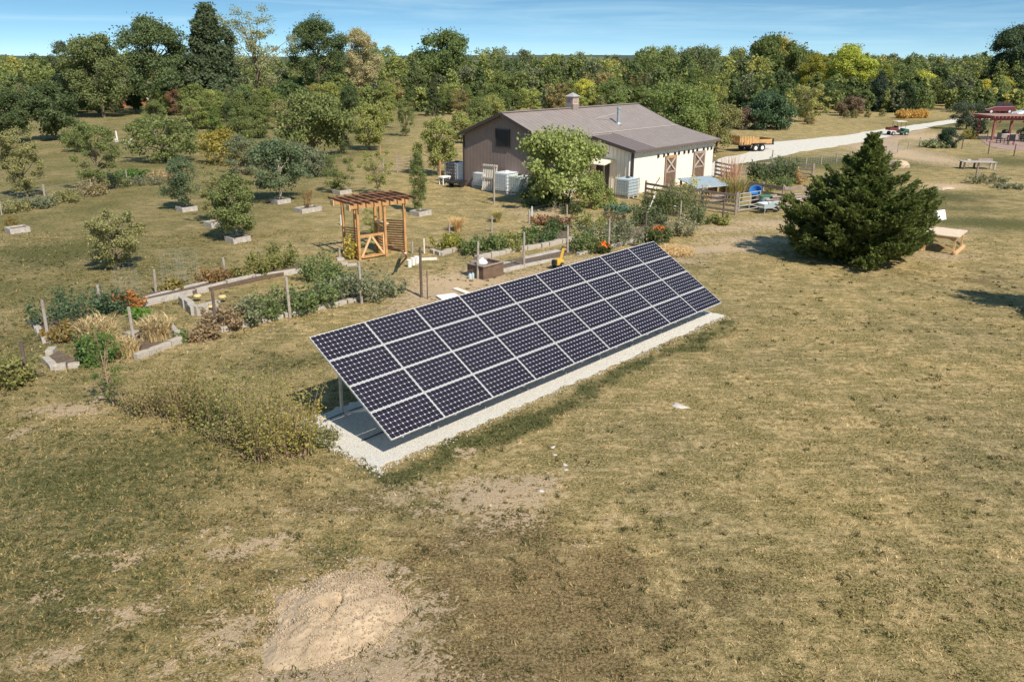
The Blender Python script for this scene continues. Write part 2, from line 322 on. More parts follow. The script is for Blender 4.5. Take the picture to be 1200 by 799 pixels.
# ------------------------------------------------------------------ grass blades near the camera
def grass():
    rr = np.random.RandomState(11); pts = []
    for (y0, y1, dens) in ((8.2, 13, 190), (13, 19, 100), (19, 27, 45), (27, 40, 16)):
        x0, x1 = -.66*y1-3, .66*y1+3; n = int((x1-x0)*(y1-y0)*dens)
        x = rr.uniform(x0, x1, n); y = rr.uniform(y0, y1, n); k = np.abs(x) < .68*y+2.5; pts.append(np.stack([x[k], y[k]], 1))
    P = np.concatenate(pts); x, y = P[:, 0], P[:, 1]
    s, g, b = masks(x, y)
    a_ = (x-AO.x)*AU.x+(y-AO.y)*AU.y; b_ = (x-AO.x)*AN.x+(y-AO.y)*AN.y
    onpad = (a_ > -.46) & (a_ < 14.42) & (b_ > -.4) & (b_ < 2.84)
    keep = (~onpad) & (rr.rand(len(x)) > s*.86) & (rr.rand(len(x)) < .35+.5*g+1.1*np.maximum(0, fbm(x*1.3, y*1.3, 3)-.38)+.15)
    P = P[keep]; x, y, s, g, b = x[keep], y[keep], s[keep], g[keep], b[keep]; n = len(x)
    nb = 4; x = np.repeat(x, nb); y = np.repeat(y, nb); s = np.repeat(s, nb); g = np.repeat(g, nb); b = np.repeat(b, nb)
    N_ = len(x); h = (.014+.030*rr.rand(N_)**1.5)*(1+1.9*g*rr.rand(N_)); w = .007+.009*rr.rand(N_); far = np.clip((y-10)/18, 0, 1.6); w *= 1+far*1.0
    bx = x+rr.normal(0, .03, N_); by = y+rr.normal(0, .03, N_)
    nn = np.exp(-np.maximum(0, by-30)/14); z0 = (fbm(bx*.35, by*.35, 3)-.5)*.07*nn*np.clip(np.maximum(np.abs((bx-AO.x)*AN.x+(by-AO.y)*AN.y-1.3)-1.6, 0), 0, 1)-.004
    an = rr.rand(N_)*6.283; ld = rr.rand(N_)*6.283; ln = h*rr.uniform(.3, 2.2, N_)
    V = np.zeros((N_, 3, 3)); V[:, 0] = np.stack([bx-np.cos(an)*w, by-np.sin(an)*w, z0], 1); V[:, 1] = np.stack([bx+np.cos(an)*w, by+np.sin(an)*w, z0], 1)
    V[:, 2] = np.stack([bx+np.cos(ld)*ln, by+np.sin(ld)*ln, z0+h], 1)
    me = np_mesh('grass', V.reshape(-1, 3), np.arange(N_*3).reshape(-1, 3), 3, [mgb])
    for nme, a in (('soil', s*.6), ('green', g), ('brown', b)): setattr_f(me, nme, np.repeat(a, 3))
    setattr_f(me, 'rnd', np.repeat(rr.rand(N_), 3))
    o = bpy.data.objects.new('grass', me); COL.objects.link(o); tag(o, 'short worn dry grass blades covering the open lawn around the solar array', 'grass', kind='stuff')
    print('grass tris', N_)
grass()

# ------------------------------------------------------------------ foliage library
def leafmat(name, use_tint=False, trans=.4, rough=.62):
    mt = bpy.data.materials.new(name); mt.use_nodes = True; t = mt.node_tree; b = t.nodes['Principled BSDF']; out = t.nodes['Material Output']; L = t.links.new
    b.inputs['Roughness'].default_value = rough; b.inputs['Specular IOR Level'].default_value = .3
    src = N(t, 'ShaderNodeAttribute', attribute_name='tint').outputs['Color'] if use_tint else N(t, 'ShaderNodeObjectInfo').outputs['Color']
    rn = N(t, 'ShaderNodeAttribute', attribute_name='rnd').outputs['Fac']
    r = N(t, 'ShaderNodeMapRange'); r.inputs[3].default_value = 1.1; r.inputs[4].default_value = 2.2; L(rn, r.inputs[0])
    x = N(t, 'ShaderNodeMix', data_type='RGBA', blend_type='MULTIPLY'); x.inputs['Factor'].default_value = 1; L(src, x.inputs['A']); L(r.outputs[0], x.inputs['B'])
    hs = N(t, 'ShaderNodeHueSaturation'); L(x.outputs['Result'], hs.inputs['Color']); r2 = N(t, 'ShaderNodeMapRange'); r2.inputs[3].default_value = .502; r2.inputs[4].default_value = .485; L(rn, r2.inputs[0]); L(r2.outputs[0], hs.inputs['Hue'])
    L(hs.outputs[0], b.inputs['Base Color'])
    tl = N(t, 'ShaderNodeBsdfTranslucent'); L(hs.outputs[0], tl.inputs['Color']); mxs = N(t, 'ShaderNodeMixShader'); mxs.inputs[0].default_value = trans
    L(b.outputs[0], mxs.inputs[1]); L(tl.outputs[0], mxs.inputs[2]); L(mxs.outputs[0], out.inputs['Surface']); return mt
M_LEAF = leafmat('leaves'); M_WOOD_LEAF = leafmat('woodland_leaves', True)
M_BARK = mat('bark', (.16, .12, .085), .9, noise=.35, scale=9, bump=.5)
M_BARKP = mat('pale_bark', (.42, .36, .28), .9, noise=.25, scale=9, bump=.4)
M_TWIG = mat('dry_twig', (.30, .20, .13), .9, noise=.3, scale=8)
def leaves(C, D, size, rr, elong=1.5, up=.25, flat=.55):
    """one four-sided leaf (or leaf spray) per centre C, facing roughly along D"""
    n = len(C); nrm = D*flat+rr.normal(0, 1, (n, 3))*.5; nrm[:, 2] += up; nrm /= np.linalg.norm(nrm, axis=1)[:, None]+1e-9
    a = rr.normal(0, 1, (n, 3)); u = np.cross(nrm, a); u /= np.linalg.norm(u, axis=1)[:, None]+1e-9; v = np.cross(nrm, u)
    s = (size*rr.uniform(.6, 1.4, n))[:, None]
    V = np.stack([C-u*s*elong*.5, C+v*s*.5-nrm*s*.06, C+u*s*elong*.5, C-v*s*.5-nrm*s*.06], 1)
    return V.reshape(-1, 3), np.arange(n*4).reshape(-1, 4)
def blobs(kind, A, rr):
    """clump centres and radii for a crown of width 1 and height A (from the ground up)"""
    out = []
    def prof(t):
        if kind == 'round': return math.sqrt(max(0, 1-((t-.45)/.56)**2))
        if kind == 'tall': return (.55+.45*math.sin(math.pi*min(1, t*1.1+.12)))*(1-.55*max(0, t-.6)/.4)
        if kind == 'cone': return (1-t)**.8*.98+.04
        if kind == 'bush': return math.sqrt(max(0, 1-(max(0, t-.3)/.72)**2))
        if kind == 'column': return .9*math.sqrt(max(0, 1-((t-.42)/.6)**2))
        return math.sqrt(max(0, 1-((t-.6)/.62)**2))           # vase / loose
    t0 = {'round': .17, 'tall': .07, 'cone': .03, 'bush': .02, 'column': .08, 'loose': .15, 'vase': .10}[kind]
    nb = {'round': 58, 'tall': 80, 'cone': 95, 'bush': 52, 'column': 50, 'loose': 40, 'vase': 48}[kind]
    nb = int(nb*max(1, A)**.8); ph = rr.rand(4)*6.28
    for i in range(nb):
        t = rr.rand()**(.9 if kind != 'cone' else 1.35); an = rr.rand()*6.283
        rad = prof(t)*.5*(1+.20*math.sin(an*2+ph[0]+t*5)+.14*math.sin(an*3+ph[1]-t*9)+.10*math.sin(an*5+t*14+ph[2]))
        q = rad*math.sqrt(rr.uniform(.25 if kind != 'cone' else .35, 1)); br = {'round': .105, 'tall': .11, 'cone': .075, 'bush': .11, 'column': .15, 'loose': .075, 'vase': .09}[kind]*rr.uniform(.65, 1.35)
        q = max(0, q-br*.6); z = A*(t0+(1-t0)*t)-br*.5*(t > .85)
        out.append((q*math.cos(an), q*math.sin(an), max(z, br*.5), br))
    return np.array(out), t0
_crowns = {}
LEAFN = {'round': 150, 'tall': 130, 'cone': 105, 'bush': 140, 'column': 110, 'loose': 80, 'vase': 120}
def crown_mesh(kind, A, seed, dens=1.0, lsize=1.0):
    key = (kind, A, seed, dens, lsize)
    if key in _crowns: return _crowns[key]
    rr = np.random.RandomState(seed*77+int(A*10)+len(kind)*1000); B, t0 = blobs(kind, A, rr); Cs = []; Ds = []
    for bx, by, bz, br in B:
        n = int(LEAFN[kind]*dens*(.6+.8*rr.rand())); d = rr.normal(0, 1, (n, 3)); d /= np.linalg.norm(d, axis=1)[:, None]
        q = rr.rand(n, 1)**.45; off = d*q*br*np.array([1.15, 1.15, .8]); off[:, 2] += np.where(rr.rand(n) < .10, br*rr.rand(n)*.45, 0)
        Cs.append(np.array([bx, by, bz])+off); Ds.append(d+np.array([bx, by, 0])*1.2)
    C = np.concatenate(Cs); D = np.concatenate(Ds)
    ne = int(len(C)*.30); ii = rr.randint(0, len(B), ne); E_ = B[ii, :3]+np.clip(rr.normal(0, .7, (ne, 3)), -1.05, 1.05)*B[ii, 3:4]*np.array([1.1, 1.1, .95]); C = np.concatenate([C, E_]); D = np.concatenate([D, rr.normal(0, 1, (ne, 3))]); C[:, 2] = np.maximum(C[:, 2], .01)
    sz = {'round': .0235, 'tall': .0235, 'cone': .021, 'bush': .026, 'column': .034, 'loose': .019, 'vase': .0215}[kind]*lsize
    V, F = leaves(C, D, np.full(len(C), sz), rr, 1.5 if kind != 'cone' else 2.0)
    me = np_mesh('crown', V, F, 4, [M_LEAF]); setattr_f(me, 'rnd', rr.rand(len(F)), 'FACE')
    # trunk with limbs reaching the clumps
    mb = MB(); tr = .020 if kind in ('round', 'tall', 'vase') else .015
    top = A*(.8 if kind in ('cone', 'tall', 'column') else .55); lean = rr.normal(0, .015, 2)
    mb.tube([(0, 0, -.02), (lean[0], lean[1], top*.4), (lean[0]*2, lean[1]*1.5, top)], [tr*1.25, tr*.9, tr*.3], 7)
    idx = rr.permutation(len(B))[:22 if kind != 'loose' else 30]
    for i in idx:
        bx, by, bz, br = B[i]; zs = max(A*t0*.7, min(top*.95, bz*.62)); f = zs/top
        p0 = Vector((lean[0]*2*f, lean[1]*1.5*f, zs)); p2 = Vector((bx*.95, by*.95, bz)); p1 = p0.lerp(p2, .5)+Vector((rr.normal()*.02, rr.normal()*.02, -.03 if kind == 'cone' else .01))
        mb.tube([p0, p1, p2], [tr*.5, tr*.32, tr*.1], 4, caps=False)
    tm = bpy.data.meshes.new('trunk'); tm.from_pydata(mb.v, [], mb.f); tm.update(); tm.materials.append(M_BARK)
    _crowns[key] = (me, tm, np.concatenate([V]) if False else None); return _crowns[key]
ASP = [.6, .8, 1.0, 1.25, 1.6, 2.0, 2.7, 3.6]
_n = [0]
def tree(name, label, cat, P, h, w, kind='round', col=(.06, .09, .03), group=None, dens=1.0, lsize=1.0, bark=None, nseed=3, lean=(0, 0)):
    A = min(ASP, key=lambda a: abs(math.log(a/(h/w)))); _n[0] += 1; sd_ = _n[0] % nseed
    cm, tm, _ = crown_mesh(kind, A, sd_, dens, lsize)
    t = thing(name, label, cat, (P[0], P[1], 0), (_n[0]*2.399) % 6.283, group); t.scale = (w, w, h/A)
    if lean != (0, 0): t.rotation_euler = (lean[0], lean[1], 0)
    for nm_, me_ in (('trunk', tm), ('crown', cm)):
        o = bpy.data.objects.new(nm_, me_); COL.objects.link(o); o.parent = t
        if nm_ == 'crown': o.color = (*col, 1)
        elif bark: o.material_slots[0].link = 'OBJECT'; o.material_slots[0].material = bark
    return t
# tree given in photo pixels: base point, top row, left and right edges of the crown
def ptree(name, label, cat, bx, by, ty, x0, x1, kind, col, **k):
    P = G(bx, by); h = HG(P, ty); w = (x1-x0)*MPP((P.x, P.y, h*.6)); return tree(name, label, cat, P, h*1.0, w*1.02, kind, col, **k)

DK = (.065, .090, .034); MG = (.125, .150, .050); LG = (.20, .215, .066); OL = (.20, .195, .078); YG = (.28, .28, .05); GY = (.135, .15, .085); BG = (.095, .125, .062); TAN = (.30, .23, .12); RD = (.20, .12, .065); YE = (.45, .33, .05)

# ------------------------------------------------------------------ orchard
def planter(P, w=.95, d=.75, h=.26, rz=.6, label='', group=None):
    t = thing('tree_planter', label, 'planter', (P[0], P[1], 0), rz, group)
    mb = MB()
    for s in (-1, 1): mb.box((0, s*(d/2-.03), h/2), (w, .06, h)); mb.box((s*(w/2-.03), 0, h/2), (.06, d-.13, h))
    mb.build('frame', M_GREYW, t, bevel=.006); mb = MB(); mb.box((0, 0, h*.38), (w-.13, d-.13, h*.7)); mb.build('soil', M_SOIL, t); return t
M_GREYW = mat('weathered_wood', (.40, .36, .32), .85, noise=.25, scale=7, bump=.4)
M_SOIL = mat('garden_soil', (.13, .09, .06), .95, noise=.35, scale=12, bump=1)
M_BLOCK = mat('concrete_block', (.40, .355, .30), .9, noise=.18, scale=8, bump=.6)
AP = 'young fruit trees of the orchard'
ptree('apple_tree', 'rounded fruit tree nearest the garden fence, leaning over a square wooden planter', 'tree', 279, 281, 205, 234, 298, 'round', MG, bark=M_BARKP, dens=1.15, group=AP)
ptree('apple_tree', 'yellowish fruit tree crowded behind the larger tree, in the middle wooden planter', 'tree', 253, 262, 194, 230, 268, 'vase', OL, group=AP)
ptree('apple_tree', 'dense blue-green fruit tree with a dark shadow, in the farthest left planter', 'tree', 217, 246, 184, 189, 234, 'round', BG, group=AP)
ptree('fruit_tree', 'open straggly tree with a white trunk guard alone on the left lawn', 'tree', 139, 316, 246, 100, 170, 'vase', OL, dens=1.5, group=AP)
ptree('fruit_tree', 'broad bushy fruit tree with a pale trunk in a wooden planter, left of the sapling', 'tree', 329, 236, 165, 290, 362, 'round', BG, bark=M_BARKP, dens=1.1, group=AP)
ptree('sapling', 'tiny russet sapling in its own wooden planter', 'sapling', 361, 247, 222, 354, 368, 'loose', (.22, .13, .05), group=AP)
ptree('fruit_tree', 'slim green fruit tree in a planter behind the left end of the arbor', 'tree', 398, 226, 180, 380, 418, 'vase', MG, dens=.9, group=AP)
ptree('fruit_tree', 'upright yellow-green fruit tree just behind the roof of the arbor', 'tree', 443, 228, 174, 424, 463, 'loose', LG, dens=1.2, group=AP)
ptree('fruit_tree', 'very narrow columnar fruit tree in a planter right of the arbor', 'tree', 491, 250, 178, 479, 500, 'column', MG, dens=.9, group=AP)
ptree('sapling', 'small leafy sapling seen through the open bay of the arbor', 'sapling', 438, 276, 244, 427, 450, 'vase', LG, group=AP)
ptree('fruit_tree', 'largest spreading tree of the orchard, with a forked trunk', 'tree', 367, 184, 108, 321, 404, 'round', MG, dens=1.15, group=AP)
ptree('fruit_tree', 'small dark crooked tree beside the largest spreading tree', 'tree', 400, 182, 143, 384, 421, 'vase', DK, dens=.9, group=AP)
ptree('fruit_tree', 'light green bushy tree between the crooked dark tree and the narrow one', 'tree', 433, 176, 122, 414, 462, 'round', LG, group=AP)
ptree('fruit_tree', 'slender egg-shaped tree on the bright grass left of the barn', 'tree', 476, 160, 114, 463, 488, 'vase', MG, group=AP)
ptree('fruit_tree', 'pale green fruit tree with an orange stake close to the left wall of the barn', 'tree', 514, 206, 138, 484, 532, 'round', LG, dens=1.05, group=AP)
ptree('fruit_tree', 'tall open tree with twiggy base, right of the leftmost tree by the weedy strip', 'tree', 116, 226, 144, 84, 136, 'vase', MG, dens=1.4, group=AP)
ptree('fruit_tree', 'leftmost tree along the weedy strip, yellowish at its edges', 'tree', 33, 232, 147, 6, 57, 'vase', OL, dens=1.4, group=AP)
ptree('oak_tree', 'dense dark double-trunked tree at the far edge of the left meadow', 'tree', 67, 164, 98, 33, 100, 'round', DK, dens=1.3, group=AP)
ptree('fruit_tree', 'wide low multi-stemmed tree behind the three planters', 'tree', 196, 190, 138, 154, 238, 'vase', MG, dens=1.0, group=AP)
ptree('pine_tree', 'young light green pine above the yellow-leaved shrub', 'tree', 255, 178, 126, 237, 273, 'cone', (.10, .14, .035), group=AP)
ptree('shrub', 'shrub turning bright yellow under the young pine', 'shrub', 262, 192, 152, 236, 300, 'bush', (.22, .19, .04), dens=.5, lsize=.9)
ptree('shrub', 'small round green shrub on the far left meadow', 'shrub', 168, 158, 138, 157, 179, 'bush', MG)
ptree('fruit_tree', 'small reddish-brown tree before the dark trees on the left', 'tree', 207, 136, 104, 193, 219, 'vase', RD, dens=1.2, group=AP)
ptree('shrub', 'sprawling green thicket left of the forked orchard tree', 'shrub', 282, 205, 158, 262, 300, 'bush', GY, dens=.8, group='thicket of bushes in the middle of the orchard')
ptree('shrub', 'low dark bush in the shade right of the thicket', 'shrub', 312, 196, 166, 292, 336, 'bush', BG, dens=.8, group='thicket of bushes in the middle of the orchard')
ptree('fruit_tree', 'slim tree with thin crown above the thicket, left of the forked tree', 'tree', 286, 178, 108, 270, 303, 'tall', MG, dens=.8, group='thicket of bushes in the middle of the orchard')
ptree('shrub', 'grey-green bushes at the foot of the forked orchard tree', 'shrub', 350, 200, 168, 328, 380, 'bush', GY, dens=.8, group='thicket of bushes in the middle of the orchard')
ptree('fruit_tree', 'leafy young tree growing against the far left corner of the barn', 'tree', 540, 168, 132, 520, 556, 'round', LG, group=AP)
ptree('fruit_tree', 'dark green tree peeping over the low eave at the left of the barn', 'tree', 562, 150, 116, 548, 585, 'tall', MG, group=AP)
for (px, py, lb) in ((279, 283, 'nearest of the three weathered wooden planters on the lawn, under the rounded tree'), (253, 265, 'middle one of the three wooden planters on the lawn, dark plants inside'), (219, 247, 'far left weathered wooden planter under the blue-green tree'), (329, 238, 'wooden planter under the broad bushy tree left of the sapling'),
                     (361, 248, 'wide low wooden planter holding the tiny russet sapling'), (401, 227, 'wooden planter behind the left roof corner of the arbor'), (493, 252, 'wooden planter under the narrow columnar tree right of the arbor'), (21, 272, 'low wooden planter with weeds near the left edge of the lawn')):
    planter(G(px, py), .9 if px != 361 else 1.3, .8, .26, YAW, lb, 'wooden planters around the orchard trees')
ptree('shrub', 'small ochre weed clump growing at the low planter on the left edge', 'shrub', 14, 269, 254, 4, 25, 'bush', (.20, .16, .05), dens=.5)
ptree('broadleaf_tree', 'dark round tree touching the left edge of the photo', 'tree', 18, 168, 104, -8, 46, 'round', DK, dens=1.3, group=AP)
ptree('fruit_tree', 'slim mid green tree between the yellow shrub and the forked tree', 'tree', 303, 162, 112, 288, 320, 'tall', MG, group=AP)
ptree('fruit_tree', 'olive round tree just left of the top of the forked tree', 'tree', 330, 152, 118, 316, 346, 'round', OL, group=AP)
ptree('fruit_tree', 'dark pointed tree above the young pine', 'tree', 270, 160, 118, 257, 285, 'cone', DK, group=AP)
ptree('fruit_tree', 'dark rounded tree above the small crooked tree', 'tree', 411, 141, 100, 397, 425, 'round', DK, group=AP)
ptree('fruit_tree', 'olive bushy tree left of the young pine at the meadow edge', 'tree', 231, 150, 120, 217, 245, 'round', OL, group=AP)
ptree('fruit_tree', 'light green tree crowding the far left roof edge of the barn', 'tree', 577, 142, 112, 560, 594, 'round', LG, group=AP)
ptree('shrub', 'low grey-green bush right of the forked tree trunk', 'shrub', 374, 206, 178, 352, 394, 'bush', GY, dens=.9, group='thicket of bushes in the middle of the orchard')
ptree('fruit_tree', 'light green tree on the mown strip left of the slender one', 'tree', 452, 150, 118, 440, 466, 'vase', LG, group=AP)
ptree('fruit_tree', 'mid green tree behind the small round shrub', 'tree', 183, 146, 118, 170, 198, 'round', MG, group=AP)
ptree('fruit_tree', 'low spreading green tree behind the two left orchard trees', 'tree', 92, 178, 150, 70, 108, 'vase', MG, group=AP)
# the rough weedy strip across the left meadow
def scatter(name, label, cat, P, rx, ry, h, n, leafs, col, size=.05, stemcol=None, rz=0.0, group=None, leaf_from=.15, wild=.35, seed=None, droop=0.0, ragged=False):
    """a plant (or patch) of many stems with small leaves along each of them"""
    _n[0] += 1; sd_ = seed if seed is not None else _n[0]; rr = np.random.RandomState(sd_)
    t = thing(name, label, cat, (P[0], P[1], gz(P[0], P[1])), rz, group)
    mb = MB(); C = []; D = []
    for i in range(n):
        a = rr.rand()*6.283; q = math.sqrt(rr.rand()); x, y = rx*q*math.cos(a), ry*q*math.sin(a); hh = h*(rr.uniform(.3, 1.15)*(.65+.7*vnoise(np.array([x*3+sd_]), np.array([y*3]))[0]) if ragged else rr.uniform(.55, 1.05)*(1-.35*q*q))
        dx, dy = rr.normal(0, wild*h*.6, 2)+np.array([x, y])*.25; k = 5
        pts = [(x+dx*(j/(k-1))**1.4, y+dy*(j/(k-1))**1.4, hh*(j/(k-1))-droop*h*(j/(k-1))**3) for j in range(k)]
        mb.tube(pts, [.006+.004*h, .006, .005, .004, .002], 3, caps=False)
        pa = np.array(pts)
        u = leaf_from+(1-leaf_from)*rr.rand(leafs); s = u*(k-1); i0 = np.minimum(s.astype(int), k-2); f = (s-i0)[:, None]
        c = pa[i0]*(1-f)+pa[i0+1]*f+rr.normal(0, .03+.03*h if ragged else .045+.05*h, (leafs, 3))*np.array([1, 1, .6]); C.append(c); D.append(rr.normal(0, 1, (leafs, 3)))
    mb.build('stems', stemcol or M_TWIG, t)
    if leafs:
        C = np.concatenate(C); C[:, 2] = np.maximum(C[:, 2], .02); V, F = leaves(C, np.concatenate(D), np.full(len(C), size), rr, 1.6, .4)
        me = np_mesh('foliage', V, F, 4, [M_LEAF]); setattr_f(me, 'rnd', rr.rand(len(F)), 'FACE')
        o = bpy.data.objects.new('foliage', me); COL.objects.link(o); o.parent = t; o.color = (*col, 1)
    return t
def pscatter(name, label, cat, bx, by, ty, wpx, n, leafs, col, size=.05, dp=None, **k):
    P = G(bx, by); h = HG(P, ty); w = wpx*MPP((P.x, P.y, .3))/2; return scatter(name, label, cat, P, w, dp or w, h, n, leafs, col, size, rz=k.pop('rz', 0), **k)
WS = 'weeds along the strip across the left meadow'
for i, (bx, by, ty, w, col, lb) in enumerate([(15, 248, 232, 34, OL, 'low weeds at the left edge of the meadow strip'), (48, 243, 228, 34, GY, 'grey-green weeds under the leftmost strip tree'), (80, 236, 220, 34, OL, 'pale weeds between the two trees of the strip'), (108, 229, 205, 30, (.22, .19, .09), 'pale dry stalks at the foot of the tall open tree'),
        (132, 220, 200, 26, MG, 'green weeds right of the tall open tree'), (165, 217, 204, 44, GY, 'weed patch behind the bright green low bed'), (190, 212, 196, 30, TAN, 'brownish weeds at the right end of the strip')]):
    pscatter('weed_patch', lb, 'weeds', bx, by, ty, w, 46, 30, col, .07, group=WS, dp=.8)
pscatter('ground_vine', 'bright green low vine patch between the two trees of the weedy strip', 'vine', 155, 208, 199, 46, 60, 40, (.07, .13, .03), .10, dp=1.0)

# ------------------------------------------------------------------ individual larger trees of the left skyline and beyond
def far(name, label, px, y0, ty, x0, x1, kind, col, depthpx, **k):
    """a tree whose foot is hidden: depthpx is the photo row its foot would show at"""
    P = G((x0+x1)/2 if px is None else px, depthpx); h = HG(P, ty); w = (x1-x0)*MPP((P.x, P.y, h*.6)); k['dens'] = k.get('dens', 1)*1.7; k['lsize'] = k.get('lsize', 1)*.78; return tree(name, label, 'tree', P, h, w, kind, col, **k)
SK = 'tall trees standing out of the left skyline'
far('broadleaf_tree', 'wide layered olive-green tree, leftmost of the tall skyline trees', 122, 0, 38, 84, 157, 'round', (.12, .145, .055), 138, dens=1.3, group=SK)
far('broadleaf_tree', 'massive dense dark green tree left of the tallest pointed one', 188, 0, 21, 146, 230, 'round', (.080, .110, .044), 134, dens=1.4, group=SK)
far('broadleaf_tree', 'tallest pointed dark tree of the left skyline', 254, 0, 6, 206, 300, 'cone', (.064, .086, .042), 132, dens=2.3, lsize=1.2, group=SK)
far('poplar_tree', 'thin pale-leaved poplar with sky showing through its crown', 305, 0, 6, 268, 344, 'vase', (.21, .22, .105), 128, dens=.55, group=SK)
far('broadleaf_tree', 'dark green tree with ragged top right of the pale poplar', 377, 0, 18, 346, 410, 'round', (.075, .105, .040), 124, dens=1.2, group=SK)
far('broadleaf_tree', 'half bare straw-coloured tree right of the ragged dark one', 424, 0, 34, 396, 450, 'round', (.30, .27, .14), 122, dens=.9, group=SK)
far('broadleaf_tree', 'olive tree at the left end of the skyline beside the layered tree', 90, 0, 46, 62, 110, 'round', (.08, .105, .055), 136, dens=1.2, group=SK)
far('broadleaf_tree', 'flat-topped spreading green tree on the skyline above the left roof end', 522, 0, 35, 486, 560, 'bush', (.10, .135, .045), 116, dens=1.5)
far('broadleaf_tree', 'big tree turning gold at the top, right of the barn on the skyline', 900, 0, 43, 862, 942, 'round', (.085, .11, .03), 118, dens=1.4)
far('broadleaf_tree', 'golden yellow crown rising behind the big dark skyline tree', 905, 0, 44, 878, 938, 'round', (.33, .27, .05), 110, dens=1.0)
far('broadleaf_tree', 'bright yellow-green broad tree in the middle of the right skyline', 992, 0, 54, 962, 1030, 'round', (.27, .30, .05), 122, dens=1.4)
far('broadleaf_tree', 'smaller yellow-green tree touching the left side of the bright broad one', 950, 0, 62, 930, 972, 'round', (.19, .19, .03), 122, dens=1.1)
far('broadleaf_tree', 'slim yellow-green tree touching the right side of the bright broad one', 1033, 0, 76, 1020, 1048, 'tall', (.17, .19, .035), 124, dens=1.1)
far('broadleaf_tree', 'tallest dark round tree at the right end of the skyline', 1178, 0, 31, 1146, 1216, 'round', (.055, .078, .035), 120, dens=1.4)
far('broadleaf_tree', 'large light green tree right behind the roof of the barn', 790, 0, 99, 744, 840, 'round', (.13, .17, .048), 182, dens=1.5, lsize=.85)
far('broadleaf_tree', 'olive tree behind the low right corner of the barn roof', 838, 0, 122, 806, 872, 'round', (.17, .17, .06), 178, dens=1.1)
RS = 'bushes on the rough ground right of the barn'
ptree('shrub', 'dense dark round shrub beside the driveway, behind the trailer', 'shrub', 897, 152, 109, 868, 928, 'bush', (.055, .095, .045), dens=1.4, group=RS)
ptree('shrub', 'leafless brown bush left of the dense dark round shrub', 'shrub', 874, 152, 126, 860, 890, 'bush', (.17, .12, .08), dens=.6, group=RS)
ptree('small_tree', 'airy yellow-green small tree right of the dense dark shrub', 'tree', 944, 143, 99, 922, 968, 'vase', (.22, .22, .07), dens=1.0, group=RS)
ptree('shrub', 'twiggy brown bush halfway along the meadow edge', 'shrub', 998, 136, 114, 980, 1016, 'bush', (.15, .11, .065), dens=.7, group=RS)
ptree('small_tree', 'small pointed green conifer left of the twiggy brown bush', 'tree', 979, 120, 91, 966, 990, 'cone', (.075, .11, .035), dens=1.0, group=RS)
ptree('juniper_tree', 'dark green conifer above the ochre grass clumps', 'tree', 1058, 132, 96, 1040, 1076, 'cone', (.03, .05, .02), dens=1.3, group=RS)
ptree('juniper_tree', 'grey-green pointed conifer above the twiggy brown bush', 'tree', 1028, 130, 84, 1012, 1046, 'cone', (.05, .07, .045), dens=1.3, group=RS)
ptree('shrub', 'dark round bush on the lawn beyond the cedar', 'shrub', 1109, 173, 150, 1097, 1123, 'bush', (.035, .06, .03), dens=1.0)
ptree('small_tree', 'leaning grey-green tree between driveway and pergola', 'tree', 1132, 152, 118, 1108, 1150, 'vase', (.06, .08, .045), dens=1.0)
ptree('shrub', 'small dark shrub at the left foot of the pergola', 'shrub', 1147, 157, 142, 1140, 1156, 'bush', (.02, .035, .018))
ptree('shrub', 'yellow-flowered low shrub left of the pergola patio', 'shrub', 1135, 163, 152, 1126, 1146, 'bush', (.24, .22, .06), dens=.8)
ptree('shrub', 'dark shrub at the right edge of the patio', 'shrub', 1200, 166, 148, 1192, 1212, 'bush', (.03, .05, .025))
pscatter('shrub', 'pale grey-leaved low shrub left of the dark round bush', 'shrub', 1096, 173, 163, 22, 50, 50, (.20, .22, .11), .10)
for i, (x0, x1) in enumerate(((1053, 1062), (1062, 1071), (1069, 1078), (1076, 1084))):
    pscatter('grass_clump', ['leftmost of the four ochre grass clumps by the driveway', 'second from the left of the four ochre grass clumps', 'third from the left of the four ochre grass clumps', 'rightmost of the four ochre grass clumps by the driveway'][i], 'ornamental grass', (x0+x1)/2, 139-i*.3, 127.5, x1-x0+3, 60, 50, (.40, .27, .075), .12, group='ochre grass clumps beside the driveway', wild=.2)
for i, px in enumerate((992, 1001, 1017, 1034)):
    ptree('shrub', ['first', 'second', 'third', 'fourth'][i]+' from the left of the little bushes dotted along the meadow edge', 'shrub', px, 139-i*.6, 129-i*.5, px-4, px+4, 'bush', OL, group='little bushes along the meadow edge')
ptree('shrub', 'small ochre weed bush in the dry meadow below the airy tree', 'shrub', 948, 146, 136, 941, 955, 'bush', (.2, .17, .07), dens=.5)

# ------------------------------------------------------------------ young plantation in front of the wood: one object per tree
LM = [(0, 60, 'at the far left end of the wood'), (60, 150, 'below the layered skyline tree'), (150, 225, 'below the massive dark skyline tree'), (225, 290, 'below the tallest pointed tree'), (290, 345, 'below the pale poplar'), (345, 410, 'below the ragged dark skyline tree'),
      (410, 470, 'left of the barn below the straw-coloured tree'), (470, 560, 'above the left end of the barn roof'), (560, 660, 'above the left half of the barn ridge'), (660, 745, 'above the right half of the barn ridge'), (745, 860, 'right of the barn ridge'),
      (860, 940, 'below the gold-topped tree'), (940, 1010, 'below the bright yellow-green tree'), (1010, 1090, 'above the ochre grass clumps'), (1090, 1150, 'left of the pergola'), (1150, 1260, 'above the pergola')]
LOOK = [('dark green round', 'round', (.070, .100, .036)), ('dark pointed', 'cone', (.075, .100, .042)), ('mid green round', 'round', (.13, .165, .052)), ('light green bushy', 'vase', (.20, .23, .066)), ('yellow-green', 'round', (.30, .31, .06)), ('olive-brown', 'vase', (.21, .18, .075)), ('grey-green slim', 'tall', (.15, .17, .085)), ('mid green slim', 'tall', (.12, .155, .052))]
rr = random.Random(21); PL = []
